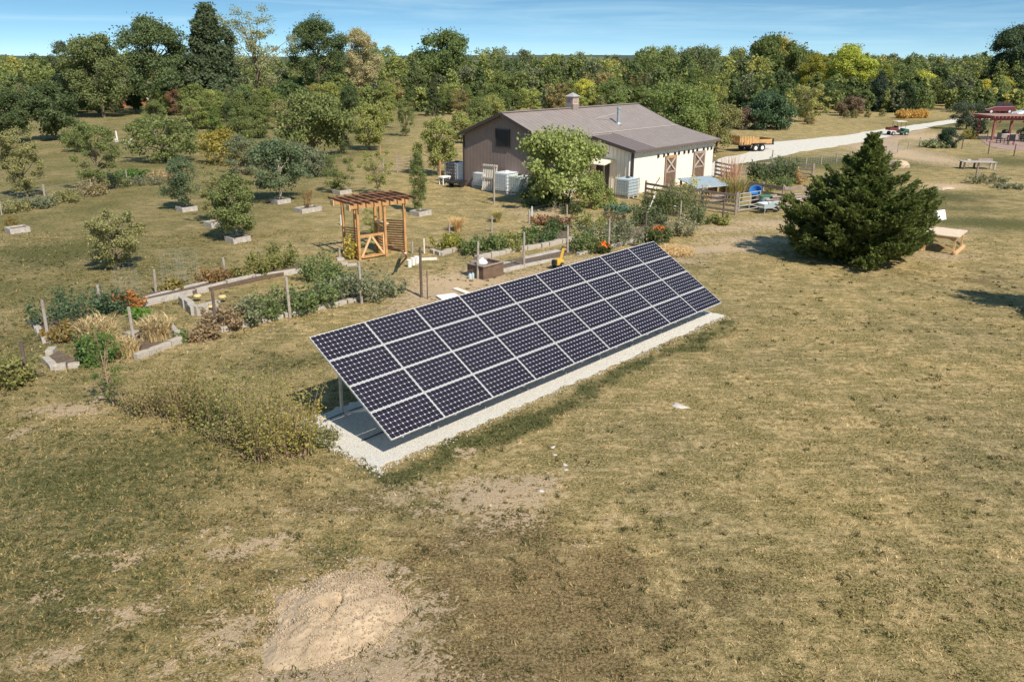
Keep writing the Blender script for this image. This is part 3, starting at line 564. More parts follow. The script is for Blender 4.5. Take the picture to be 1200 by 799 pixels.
rows = [(150, 10, .14), (142, 9, .2), (136, 13, .0), (130, 15, .0)]
def inhole(px, py):
    if px < 230 and py > 136: return True
    if py > 141 and not (225 < px < 300 or 780 < px < 860): return True
    if 856 < px < 1100 and py > 131: return True
    if px > 1100 and py > 122: return True
    if 440 < px < 560 and py > 138: return True
    return False
for k in range(620):
    px = rr.uniform(-10, 1215); py = rr.choice([150, 140, 134, 130, 126, 122, 119, 116])+rr.uniform(-2, 2)
    if inhole(px, py) or any(abs(px-a)+abs(py-b)*1.6 < 10 for a, b, *_ in PL): continue
    wt = [3, 3, 5, 3, 1.0, .8, 2, 3] if px < 850 else [5, 4, 4, 1.2, .9, .5, 1, 3]
    lk = rr.choices(range(8), wt)[0]; PL.append((px, py, lk))
PL += [(455, 133, 3), (705/1+8-15, 128, 4), (183, 134, 5)]
PL += [(232, 143, 2), (243, 140, 3), (265, 143, 2), (508, 136, 1), (527, 134, 7), (545, 131, 5), (573, 133, 1), (1010, 127, 1), (1075, 127, 1), (1089, 126, 2), (1150, 124, 4), (1170, 124, 4), (1120, 125, 0)]
cnt = {}; recs = []
ORD = ['first', 'second', 'third', 'fourth', 'fifth', 'sixth', 'seventh', 'eighth', 'ninth', 'tenth']
for px, py, lk in sorted(PL):
    lm = next((s for a, b, s in LM if a <= px < b), LM[0][2] if px < 0 else LM[-1][2]); recs.append((px, py, lk, lm)); cnt[(lk, lm)] = cnt.get((lk, lm), 0)+1
seen = {}
for px, py, lk, lm in recs:
    recs_lm = lm; c = cnt[(lk, lm)]; seen[(lk, lm)] = seen.get((lk, lm), 0)+1; nme, kd, col = LOOK[lk]
    lm = lm.replace("the ", "").replace("of barn roof", "of roof"); lab = f"{nme} young tree {lm}" if c == 1 else f"{ORD[seen[(lk, recs_lm)]-1]} from left, {nme} young tree {lm}"
    P = G(px, py); h = rr.uniform(2.8, 4.8) if py > 125 else rr.uniform(3.8, 6.2); asp = {'round': .85, 'cone': .62, 'vase': .8, 'tall': .5}[kd]*rr.uniform(.85, 1.2)
    cf = rr.uniform(.85, 1.2); col = (col[0]*cf*rr.uniform(.95, 1.12), col[1]*cf, col[2]*cf*.95)
    tree('conifer' if kd == 'cone' else 'young_tree', lab, 'tree', P, h, h*asp, kd, col, group='young trees in front of the wood', dens=.7, lsize=1.3)
print('plantation', len(recs))

# ------------------------------------------------------------------ the wood behind: one mass
PROF = [(-300, 60), (0, 61), (60, 62), (100, 58), (150, 58), (230, 58), (300, 62), (340, 66), (400, 60), (440, 48), (470, 53), (490, 58), (560, 50), (600, 54), (650, 60), (696, 54), (704, 64), (735, 64), (745, 58), (770, 52), (800, 49), (860, 53), (870, 50), (940, 57), (1000, 62), (1050, 60), (1100, 62), (1140, 60), (1200, 56), (1500, 52)]
def wood():
    rr = np.random.RandomState(4); V = []; T = []; Rn = []
    cols = np.array([(.070, .098, .036), (.105, .135, .045), (.140, .165, .052), (.185, .205, .062), (.27, .26, .07), (.12, .135, .07)])
    for i in range(760):
        px = rr.uniform(-260, 1460); row = rr.randint(5); dist = [138, 150, 165, 185, 210][row]+rr.uniform(-6, 6)
        d = ray(px, 66); d = d/d[1]; x, y = d[0]*dist, d[1]*dist
        py = np.interp(px, [a for a, _ in PROF], [b for _, b in PROF])+[46, 26, 12, 4, 1][row]+rr.exponential(3.0 if row > 1 else 8.0)
        h = max(3.5, min(15, HG((x, y), py))); w = h*rr.uniform(.55, .95)
        kd = ['round', 'round', 'tall', 'cone', 'vase'][rr.randint(5)]; A = h/w
        B, _ = blobs(kd, A, rr); n = 20; C = []
        for bx, by, bz, br in B:
            dd = rr.normal(0, 1, (n, 3)); dd /= np.linalg.norm(dd, axis=1)[:, None]; C.append(np.concatenate([np.array([bx, by, bz])+dd*br*1.1*rr.rand(n, 1)**.4, dd], 1))
        C = np.concatenate(C); c = C[:, :3]*w; c[:, 0] += x; c[:, 1] += y; c[:, 2] = np.maximum(c[:, 2], .2)
        pr = [.8, 3, 5, 2.4, .25, 2.5] if px < 860 else [2.6, 3.5, 3.0, 1.2, .5, 2]; pr = np.array(pr)/sum(pr)
        v, f = leaves(c, C[:, 3:], np.full(len(c), .24+.05*rr.rand()), rr, 1.3); V.append(v); T.append(np.repeat(cols[rr.choice(6, p=pr)][None]*rr.uniform(.88, 1.15), len(f), 0)); Rn.append(rr.rand(len(f)))
    V = np.concatenate(V); T = np.concatenate(T); Rn = np.concatenate(Rn); F = np.arange(len(V)).reshape(-1, 4)
    me = np_mesh('woodland', V, F, 4, [M_WOOD_LEAF]); setattr_f(me, 'rnd', Rn, 'FACE')
    a = me.attributes.new('tint', 'FLOAT_COLOR', 'FACE'); a.data.foreach_set('color', np.concatenate([T, np.ones((len(T), 1))], 1).astype(np.float32).ravel())
    o = bpy.data.objects.new('woodland', me); COL.objects.link(o); tag(o, 'dense mixed wood closing off the horizon behind the barn and meadows', 'woodland', kind='stuff'); print('wood faces', len(F))
wood()
hm = mat('far_land', (.05, .07, .06), 1.0, noise=.3, scale=.01)
mb = MB(); xs = np.linspace(-1600, 1600, 40); vs = []
for x in xs: vs += [(x, 1500, -2), (x, 1560, 7+3*math.sin(x*.004+1)), (x, 1900, -2)]
vs2 = []
for i, x in enumerate(np.linspace(-420, 420, 120)): vs2 += [(x, 300, -1), (x, 306+4*math.sin(i), 7.4+.5*math.sin(i*1.7)+.4*math.sin(i*.63)), (x, 340, -1)]
mbw = MB(); mbw.add(vs2, [f for i in range(119) for f in ((i*3, i*3+3, i*3+4, i*3+1), (i*3+1, i*3+4, i*3+5, i*3+2))]); struct(mbw.build('hills', mat('distant_hedge', (.075, .095, .055), 1.0, noise=.4, scale=.15)))
mb.add(vs, [f for i in range(39) for f in ((i*3, i*3+3, i*3+4, i*3+1), (i*3+1, i*3+4, i*3+5, i*3+2))]); struct(mb.build('hills', hm))
# ------------------------------------------------------------------ solar array
M_ALU = mat('anodised_aluminium', (.72, .70, .67), .4, metal=.35, spec=.5)
M_BACK = mat('panel_backsheet', (.62, .60, .62), .4, coat=.1)
M_CELL = mat('solar_cell', (.016, .013, .022), .3, noise=.35, scale=1.3, coat=.08, spec=.22)
M_GALV = mat('galvanised_steel', (.55, .55, .54), .45, metal=.5, noise=.12, scale=6)
arr = thing('solar_array', 'long tilted ground-mounted solar array of four rows of dark panels on a white gravel pad', 'solar array', AO, YAW)
# local frame: x along the array, y towards its back; tilt about x
PWD, PHT, GAP = 1.559, .798, .02; ZT = 2.1649
ct, st = math.cos(TILT), math.sin(TILT)
def slope(x, v, off=0.0): return Vector((x+0, -v*ct-off*st, ZT-v*st+off*ct))     # off = height above the glass plane
def slab(mb, x0, x1, v0, v1, o0, o1, mi=0):
    vs = [slope(x, v, o) for o in (o0, o1) for x, v in ((x0, v0), (x0, v1), (x1, v1), (x1, v0))]
    return mb.add(vs, [(3, 2, 1, 0), (4, 5, 6, 7), (0, 1, 5, 4), (1, 2, 6, 5), (2, 3, 7, 6), (3, 0, 4, 7)], mi)
FRW = .013
def panel_meshes():
    fr = MB(); w, h = PWD, PHT
    for a in ((0, w, 0, FRW), (0, w, h-FRW, h), (0, FRW, FRW, h-FRW), (w-FRW, w, FRW, h-FRW)): slab0(fr, *a, -.040, .004)
    bk = MB(); slab0(bk, FRW, w-FRW, FRW, h-FRW, -.012, 0)
    ce = MB(); cs = .1250; g = .0030; mx_ = (w-12*cs-11*g)/2; my = (h-6*cs-5*g)/2; c = .019
    for i in range(12):
        for j in range(6):
            x0 = mx_+i*(cs+g); y0 = my+j*(cs+g); x1, y1 = x0+cs, y0+cs
            ce.add([(x0+c, -y0, .0025), (x0, -y0-c, .0025), (x0, -y1+c, .0025), (x0+c, -y1, .0025), (x1-c, -y1, .0025), (x1, -y1+c, .0025), (x1, -y0-c, .0025), (x1-c, -y0, .0025)], [tuple(range(8))])
    return fr, bk, ce
def slab0(mb, x0, x1, v0, v1, o0, o1): mb.box(((x0+x1)/2, -(v0+v1)/2, (o0+o1)/2), (x1-x0, v1-v0, o1-o0))
fr, bk, ce = panel_meshes()
p0 = fr.build('solar_panel', M_ALU, arr)
bs = bk.build('backsheet', M_BACK, p0); cl = ce.build('cell_grid', M_CELL, p0)
for c in range(9):
    for r_ in range(4):
        o = p0 if (c, r_) == (0, 0) else p0.copy()
        if o is not p0:
            COL.objects.link(o)
            for ch in (bs, cl): d = ch.copy(); COL.objects.link(d); d.parent = o
            o.parent = arr
        o.location = slope(c*(PWD+GAP), r_*(PHT+GAP)); o.rotation_euler = (TILT+rng_.uniform(-.003, .003), rng_.uniform(-.002, .002), 0)
TW = 9*PWD+8*GAP; SL = 4*PHT+3*GAP
for c in range(1, 9):          # rails under the seams show between the panels
    mb = MB(); x = c*(PWD+GAP)-GAP/2; slab(mb, x-.03, x+.03, .02, SL-.02, -.10, -.042); mb.build('seam_rail', M_GALV, arr)
for v in (.75, 2.35):
    mb = MB(); slab(mb, .12, TW-.12, v-.04, v+.04, -.19, -.102); mb.build('cross_beam', M_GALV, arr)
for k in range(9):
    x = .66+k*1.579; pt = slope(x, .35, -.19)
    mb = MB(); mb.bar((x, -.13, .035), (x, pt.y+.05, pt.z+.04), .06, .06, up=(0, 1, 0)); mb.build('rear_post', M_GALV, arr)
    a_ = Vector((x+.05, -.15, .09)); b_ = slope(x+.05, 2.35, -.20); mb = MB(); mb.bar(a_, b_, .055, .045); mb.build('diagonal_brace', M_GALV, arr)
    mb = MB(); f = slope(x, 2.3, -.16); mb.bar((x, f.y+.02, .035), (x, f.y+.02, f.z), .06, .06, up=(0, 1, 0)); mb.build('front_post', M_GALV, arr)
    mb = MB(); slab(mb, x-.03, x+.03, .1, SL-.1, -.25, -.192); mb.build('sloped_rail', M_GALV, arr)
for k in range(9):
    x = 1.75+k*1.579-(.0 if k < 8 else .4); mb = MB(); mb.box((x, -1.15, .06), (.045, 2.42, .045)); mb.build('ground_skid', M_GALV, arr)
for k in range(18):
    x = .35+k*.79; mb = MB(); q = slope(x, SL-.035, -.07); mb.tube([q+Vector((-.012, 0, 0)), q+Vector((.012, 0, 0))], .045, 10); mb.box((x, q.y, q.z+.025), (.07, .05, .02)); mb.build('clamp', M_BACK, arr)
for (y, z) in ((-.16, .10), (-1.6, .055)):
    mb = MB(); mb.tube([(.1+i*(TW-.2)/20, y, z+.008*math.sin(i*2)) for i in range(21)], .014, 5); mb.build('cable', M_CELL, arr)

# ------------------------------------------------------------------ barn
BA = R(48.109); BO = Vector((-3.61, 55.8, 0)); BW, BL, BHE, BHR, BWL, BLS, BHL = 7.63, 15.21, 3.41, 4.89, 3.26, 4.48, 2.75
M_BROWN = mat('brown_siding', (.235, .172, .150), .6, noise=.06, scale=2)
M_CREAM = mat('cream_siding', (.82, .75, .65), .6, noise=.05, scale=2)
M_ROOF = mat('roof_metal', (.26, .215, .195), .5, noise=.09, scale=1.6, spec=.4)
M_ROOFD = mat('roof_metal_new', (.175, .135, .125), .5, noise=.05, scale=2)
M_TRIM = mat('dark_trim', (.055, .042, .040), .6); M_BLK = mat('black_opening', (.012, .012, .015), .5); M_PALE = mat('pale_panel', (.70, .64, .54), .7, noise=.12, scale=3)
M_DBR = mat('dark_stained_wood', (.14, .09, .06), .8, noise=.3, scale=5); M_WHT = mat('white_paint', (.75, .73, .70), .6, noise=.08, scale=5); M_ORW = mat('orange_wood', (.42, .23, .10), .7, noise=.2, scale=6)
barn = thing('barn', 'brown and cream metal-sided barn with a shallow gabled roof and a side lean-to', 'barn', BO, BA)
u_ = Vector((math.cos(BA), math.sin(BA), 0)); n_ = Vector((math.sin(BA), -math.cos(BA), 0))
def loc(px, py, x=None, y=None):          # where a photo ray meets the plane x=const or y=const of the barn, in barn coordinates
    if x is not None: p = onplane(px, py, BO+u_*x, u_)
    else: p = onplane(px, py, BO-n_*y, n_)
    d = p-BO; return Vector((d.dot(u_), -d.dot(n_), d.z))
X0, X1, Y0, Y1 = .3, BL-.3, -.28, -(BW-.28)
def zr(y): return BHR-abs(y+BW/2)*(BHR-BHE)/(BW/2)
th = .12
# gable and long walls (ribbed steel)
mb = MB(); mb.extr([(Y0, 0), (Y0, zr(Y0)-th), (-BW/2, BHR-th), (Y1, zr(Y1)-th), (Y1, 0)], 0, .1)
wv = [(y, x, z) for x, y, z in mb.v]; mb.v = [(X0+v[0], v[1], v[2]) for v in wv]
yy = Y0-.35
while yy > Y1: mb.box((X0-.004, yy, (zr(yy)-th)/2), (.008, .03, zr(yy)-th-.02)); yy -= .3
mb.build('gable_wall', M_BROWN, barn)
mb = MB(); mb.extr([(Y0, 0), (Y0, zr(Y0)-th), (-BW/2, BHR-th), (Y1, zr(Y1)-th), (Y1, 0)], 0, .1); mb.v = [(X1-.1+v[1], v[0], v[2]) for v in mb.v]; mb.build('gable_wall', M_CREAM, barn)
mb = MB(); mb.box(((X0+X1)/2, Y0-.05, (BHE-.1)/2), (X1-X0-.22, .1, BHE-.1)); mb.build('wall', M_CREAM, barn)
def ribwall(x0, x1, y, z1, m_, name='wall', side=-1):
    mb = MB(); mb.box(((x0+x1)/2, y, z1/2), (x1-x0, .1, z1)); q = x0+.12
    while q < x1-.05: mb.box((q, y+side*(.05+.011), z1/2), (.035, .022, z1-.01)); q += .3
    return mb.build(name, m_, barn)
ribwall(X0+.11, BLS+.3, Y1+.05, zr(Y1)-th-.03, M_CREAM)
YL = -(BW+BWL-.3); LX0 = BLS+.35
ribwall(LX0, X1, YL+.05, BHL-.14, M_CREAM)
def zl(y): return BHE-(abs(y)-BW)*(BHE-BHL)/BWL
def sidewall(x, xs):
    mb = MB(); mb.extr([(Y1-.01, 0), (Y1-.01, zl(Y1)-th), (YL+.11, zl(YL)-th), (YL+.11, 0)], 0, .1); mb.v = [(x+v[1], v[0], v[2]) for v in mb.v]; q = Y1-.2
    while q > YL+.15: mb.box((x+xs*.011+(.1 if xs > 0 else 0), q, (zl(q)-th)/2), (.022, .035, zl(q)-th-.02)); q -= .3
    return mb.build('wall', M_CREAM, barn)
sidewall(LX0, -1); sidewall(X1-.1, 1)
mb = MB(); mb.box((LX0-.03, YL-.0, (BHL-.14)/2), (.14, .14, BHL-.16)); mb.build('corner_trim', M_TRIM, barn)
mb = MB(); mb.box((X0-.02, Y0+.01, (BHE-.1)/2), (.12, .12, BHE-.12)); mb.build('corner_trim', M_TRIM, barn)
def roofplane(name, y0, z0, y1, z1, x0, x1, m_, t_=.07, rib=.9):
    mb = MB(); mb.add([(x, y, z+o) for o in (-t_, 0) for x, y, z in ((x0, y0, z0), (x0, y1, z1), (x1, y1, z1), (x1, y0, z0))], [(3, 2, 1, 0), (4, 5, 6, 7), (0, 1, 5, 4), (1, 2, 6, 5), (2, 3, 7, 6), (3, 0, 4, 7)]); q = x0+.06
    while q < x1:
        mb.bar((q, y0, z0), (q, y1, z1), .04, .02); q += .45
    return mb.build(name, m_, barn)
r1 = roofplane('roof', -BW/2, BHR, 0, BHE, 0, BL, M_ROOF); r2 = roofplane('roof', -BW/2, BHR, -BW, BHE, 0, BL, M_ROOF)
zl0 = .03
roofplane('lean_to_roof', -BW+.25, BHE+.105, -(BW+BWL), BHL+.02, BLS+2.35, BL+.01, M_ROOF)
roofplane('lean_to_roof', -BW-.01, BHE+.03, -(BW+BWL), BHL+.02, BLS, BLS+2.345, M_ROOFD)
mb = MB(); mb.bar((BLS+.3, -BW+.28, BHE+.13), (BL+.01, -BW+.28, BHE+.13), .16, .03); mb.build('roof_flashing', mat('pale_flashing', (.42, .37, .34), .5), barn)
mb = MB(); mb.bar((0, -BW/2, BHR+.03), (BL, -BW/2, BHR+.03), .3, .04); mb.build('ridge_cap', M_ROOF, barn)
for (ya, za, yb, zb, x) in ((-BW/2, BHR, .02, BHE, -.03), (-BW/2, BHR, -BW-.02, BHE, -.03), (-BW/2, BHR, .02, BHE, BL+.03), (-BW/2, BHR, -BW-.02, BHE, BL+.04)):
    mb = MB(); mb.bar((x, ya, za-.08), (x, yb, zb-.08), .05, .19); mb.build('rake_trim', M_TRIM, barn)
mb = MB(); mb.bar((BLS-.03, -BW, BHE-.06), (BLS-.03, -BW-BWL-.02, BHL-.07), .05, .2); mb.build('rake_trim', M_TRIM, barn)
mb = MB(); mb.bar((BLS, -BW-BWL-.06, BHL-.05), (BL, -BW-BWL-.06, BHL-.05), .12, .11); mb.build('gutter', mat('brown_gutter', (.14, .11, .10), .5), barn)
mb = MB(); mb.bar((.0, -BW-.06, BHE-.06), (BLS, -BW-.06, BHE-.06), .1, .1); mb.build('gutter', M_TRIM, barn)
mb = MB(); mb.box(((LX0+X1)/2, YL-.14, BHL-.115), (X1-LX0, .26, .03)); mb.build('soffit', M_TRIM, barn)
# upper window on the gable
a = loc(581.8, 152.3, x=X0-.03); b = loc(596.6, 172.4, x=X0-.03)
wn = MB(); yc, zc = (a.y+b.y)/2, (a.z+b.z)/2; ww, hh = abs(a.y-b.y), abs(a.z-b.z)
wn.box((X0-.045, yc, zc), (.05, ww, hh)); wo = wn.build('window', M_BLK, barn)
mb = MB()
for s in (-1, 1): mb.box((X0-.06, yc+s*(ww/2+.03), zc), (.07, .06, hh+.14)); mb.box((X0-.06, yc, zc+s*(hh/2+.03)), (.07, ww, .06))
mb.build('frame', M_TRIM, wo)
# front wall: vents and X-braced doors
yf = YL-.03
for px, py in ((771.4, 184), (778, 182.6), (782.9, 181.6), (791, 180.6), (795.6, 180), (802, 178.7), (807, 178.2), (812.2, 177.3), (817, 176.6), (824.6, 175.8), (829.2, 175.1), (833.6, 174.4)):
    p = loc(px, py, y=yf); mb = MB(); mb.box((p.x, yf-.015, BHL-.60), (.18, .05, .2)); mb.build('wall_vent', M_BLK, barn)
def xdoor(pxa, pxb, pyt, head):
    a = loc(pxa, pyt, y=yf); b = loc(pxb, pyt, y=yf); x0, x1 = a.x, b.x; zt = BHL-.68; xc = (x0+x1)/2; wd = x1-x0
    mb = MB(); mb.box((xc, yf-.01, zt/2), (wd, .05, zt)); d = mb.build('barn_door', M_DBR, barn)
    for s in (-1, 1): mb = MB(); mb.box((x0+.07 if s < 0 else x1-.07, yf-.05, zt/2), (.14, .04, zt-.02)); mb.build('stile', mat('grey_brown_wood', (.26, .19, .15), .8, noise=.2) if s < 0 and head else M_DBR2, d)
    z1 = zt-.16; z0 = zt*.52
    mb = MB(); mb.box((xc, yf-.052, zt-.08), (wd-.3, .04, .17)); mb.build('header', head or M_DBR2, d)
    mb = MB(); mb.box((xc, yf-.051, z0-.06), (wd-.3, .04, .12)); mb.build('middle_rail', M_DBR2, d)
    mb = MB(); mb.bar((x0+.16, yf-.05, z0), (x1-.16, yf-.05, z1), .035, .11, up=(0, 0, 1)); mb.build('brace', M_BRC, d)
    mb = MB(); mb.bar((x0+.16, yf-.085, z1), (x1-.16, yf-.085, z0), .03, .11, up=(0, 0, 1)); mb.build('brace', M_BRC, d)
M_BRC = mat('worn_brace', (.42, .36, .31), .8, noise=.15); M_DBR2 = mat('grey_brown_trim', (.30, .23, .19), .8, noise=.2)
xdoor(779.6, 792.4, 184.5, M_ORW); xdoor(813.2, 825.8, 181, None)
# downspout with an elbow at the lean-to corner
mb = MB(); mb.tube([(LX0-.15, YL+.15, BHL-.15), (LX0-.15, YL+.15, 1.25), (LX0-.35, YL-.05, 1.05), (LX0-.42, YL-.1, .75)], .05, 6); mb.build('downspout', M_WHT, barn)
# awning on the left wall of the lean-to
mb = MB(); ya, yb = Y1-.15, Y1-1.9; mb.add([(LX0-.0, ya, 2.05), (LX0-.0, yb, 2.02), (LX0-1.15, yb, 1.78), (LX0-1.15, ya, 1.82)], [(0, 1, 2, 3)]); vv_ = mb.v[:]; mb.v += [(x, y, z+.05) for x, y, z in vv_]; mb.f = [(3, 2, 1, 0), (4, 5, 6, 7), (0, 1, 5, 4), (1, 2, 6, 5), (2, 3, 7, 6), (3, 0, 4, 7)]; mb.m = [0]*6
aw = mb.build('awning', M_PALE, barn)
for yq in (ya-.1, yb+.1): mb = MB(); mb.bar((LX0-1.05, yq, 0), (LX0-1.05, yq, 1.8), .08, .08); mb.build('post', M_DBR, aw)
mb = MB(); mb.box((LX0-.03, (ya+yb)/2+.05, .95), (.05, 1.0, 1.85)); mb.build('doorway', M_BLK, barn)
# cupola and stove pipe: bolted to the roof, parts of the barn
def onroof(px, py):
    # slope facing the camera
    nrm = Vector((0, 0, 0)); s = (BHR-BHE)/(BW/2); nl = n_*s+Vector((0, 0, 1)); p = onplane(px, py, BO+n_*BW/2+Vector((0, 0, BHR)), nl); d = p-BO; return Vector((d.dot(u_), -d.dot(n_), d.z))
c = onroof(673, 128); cx = c.x; cz = BHR
mb = MB(); mb.box((cx, -BW/2, cz+.05), (.62, .62, .36)); cu = mb.build('cupola', M_ROOF, barn)
mb = MB(); mb.box((cx, -BW/2, cz+.50), (.58, .58, .52)); mb.build('cupola_body', mat('pinkish_cream', (.50, .37, .31), .7), cu)
mb = MB(); mb.add([(cx-.4, -BW/2-.4, cz+.76), (cx+.4, -BW/2-.4, cz+.76), (cx+.4, -BW/2+.4, cz+.76), (cx-.4, -BW/2+.4, cz+.76), (cx, -BW/2, cz+1.02)], [(3, 2, 1, 0), (0, 1, 4), (1, 2, 4), (2, 3, 4), (3, 0, 4)]); mb.build('cupola_roof', mat('light_metal_cap', (.36, .34, .33), .5), cu)
mb = MB()
for k in range(4):
    mb.box((cx-.295, -BW/2, cz+.36+k*.09), (.02, .4, .045)); mb.box((cx, -BW/2-.295, cz+.36+k*.09), (.4, .02, .045))
mb.build('louvre', M_DBR2, cu)
c = onroof(724.5, 145.5); mb = MB(); mb.tube([(c.x, c.y, c.z-.05), (c.x, c.y, c.z+1.0)], .11, 12); mb.tube([(c.x, c.y, c.z+1.0), (c.x, c.y, c.z+1.12)], [.15, .14], 12); mb.tube([(c.x, c.y, c.z-.03), (c.x, c.y, c.z+.12)], [.26, .15], 12)
sp_ = mb.build('stovepipe', mat('dull_steel', (.30, .34, .37), .5, metal=.3, noise=.15), barn)
mb = MB(); mb.bar((c.x, c.y+.1, c.z+.75), (c.x-1.5, c.y+.9, c.z+.38), .025, .025); mb.build('stay', M_GALV, sp_)

# ------------------------------------------------------------------ garden arbor
M_OAK = mat('orange_stained_timber', (.46, .24, .095), .6, noise=.22, scale=5); M_RAF = mat('reddish_brown_rafters', (.20, .085, .045), .65, noise=.25, scale=5); M_PINE = mat('fresh_pine', (.62, .40, .20), .7, noise=.15, scale=5)
Cw = Vector((-6.50, 34.40, 0)); AR = R(37.5); AWD = 2.25; ADP = 1.35
AH = HG(Cw, 242)
arb = thing('garden_arbor', 'orange-stained timber arbor with dark slatted roof, gate and lattice sides over the garden entrance', 'arbor', Cw, AR)
print('arbor width', AWD, 'h', AH, 'ang', math.degrees(AR))
xs = [0, AWD*.60, AWD]                    # front posts: left, gate post, right
PST = [(0, 0), (0, ADP), (.12, ADP*.35), (AWD*.57, 0), (AWD*.60, ADP*.72), (AWD, 0), (AWD*.80, ADP)]
for x, y in PST:
    mb = MB(); mb.box((x, y, AH/2), (.11, .11, AH)); mb.build('post', M_OAK, arb, bevel=.006)
for y in (-.08, ADP+.08):
    mb = MB(); mb.box((AWD/2-.1, y, AH+.02), (AWD+.55, .05, .2)); mb.build('beam', M_OAK, arb)
    mb = MB(); mb.box((-.42, y, AH+.01), (.06, .30 if y < 0 else .3, .24)); mb.build('beam_end', M_PINE, arb)
for k in range(9):
    x = -.38+k*(AWD+.75)/8; mb = MB(); mb.box((x, ADP/2, AH+.17), (.055, ADP+1.0, .10)); mb.build('rafter', M_RAF, arb)
for k in range(2):
    y = -.0+k*(ADP); mb = MB(); mb.box((AWD/2-.02, y, AH+.235), (AWD+.72, .045, .028)); mb.build('purlin', M_RAF, arb)
def slats(x0, y0, x1, y1, z0, z1, n, m_, name='lattice', tilt_=0.0):
    p = MB(); a = Vector((x0, y0, 0)); b = Vector((x1, y1, 0))
    for k in range(n):
        z = z0+(z1-z0)*(k+.5)/n; p.bar(a+Vector((0, 0, z+tilt_)), b+Vector((0, 0, z-tilt_)), .03, (z1-z0)/n*.55)
    p.build(name, m_, arb)
slats(.0, .06, .0, ADP-.06, .05, AH*.58, 12, M_OAK, tilt_=.06)
slats(AWD, .06, AWD*.83, ADP-.03, .05, AH*.62, 13, M_RAF, tilt_=.05)
slats(AWD*.58, .07, AWD*.62, ADP*.66, .05, AH*.56, 10, M_PINE)
slats(AWD*.62, ADP*.75, AWD*.79, ADP, .05, AH*.6, 12, M_OAK)
mb = MB(); mb.box((AWD*.62, ADP*.36, AH*.6), (.3, .7, .08)); mb.build('shelf', M_PINE, arb)
gt = MB(); gx0, gx1 = .06, AWD*.57-.07; z0, z1 = .12, AH*.44
gt.bar((gx0, 0, z0), (gx1, 0, z0), .05, .1); gate = gt.build('gate', M_OAK, arb)
mb = MB(); mb.bar((gx0, 0, z1), (gx1, 0, z1), .05, .1); mb.build('top_rail', M_OAK, gate)
mb = MB(); mb.bar((gx0+.04, -.03, z0), (gx0+(gx1-gx0)*.45, -.03, z1), .04, .09); mb.build('brace', M_PINE, gate)
mb = MB(); mb.bar((gx1-.04, -.03, z0), (gx0+(gx1-gx0)*.45, -.03, z1), .04, .09); mb.build('brace', M_PINE, gate)
mb = MB(); mb.bar((gx1-.03, -.001, z0+.05), (gx1-.03, -.001, z1-.05), .06, .04, up=(0, 1, 0)); mb.build('stile', M_PINE, gate)
pscatter('climbing_vine', 'yellow-leaved vine climbing the left lattice of the arbor', 'vine', 413, 303, 272, 14, 14, 34, (.34, .30, .05), .07, dp=.3, wild=.15)
def board(p0, p1, w, t_, name, label, m_, group=None, cat='board'):
    mb = MB(); o = Vector(p0); mb.bar((0, 0, 0), Vector(p1)-o, w, t_); b = mb.build(name, m_, None, loc=o); return tag(b, label, cat, group)
p = G(468.5, 304); q = G(474.5, 296, 1.0); board((p.x, p.y, .03), (q.x, q.y, .98), .14, .03, 'white_board', 'white board leaning up against the right tower of the arbor', M_WHT)
p = G(476.5, 302); q = G(472.5, 295, 1.15); board((p.x, p.y, .03), (q.x, q.y, 1.12), .06, .04, 'garden_tool_handle', 'red handled garden tool leaning inside the right tower of the arbor', mat('red_handle', (.35, .06, .04), .6), cat='garden tool')
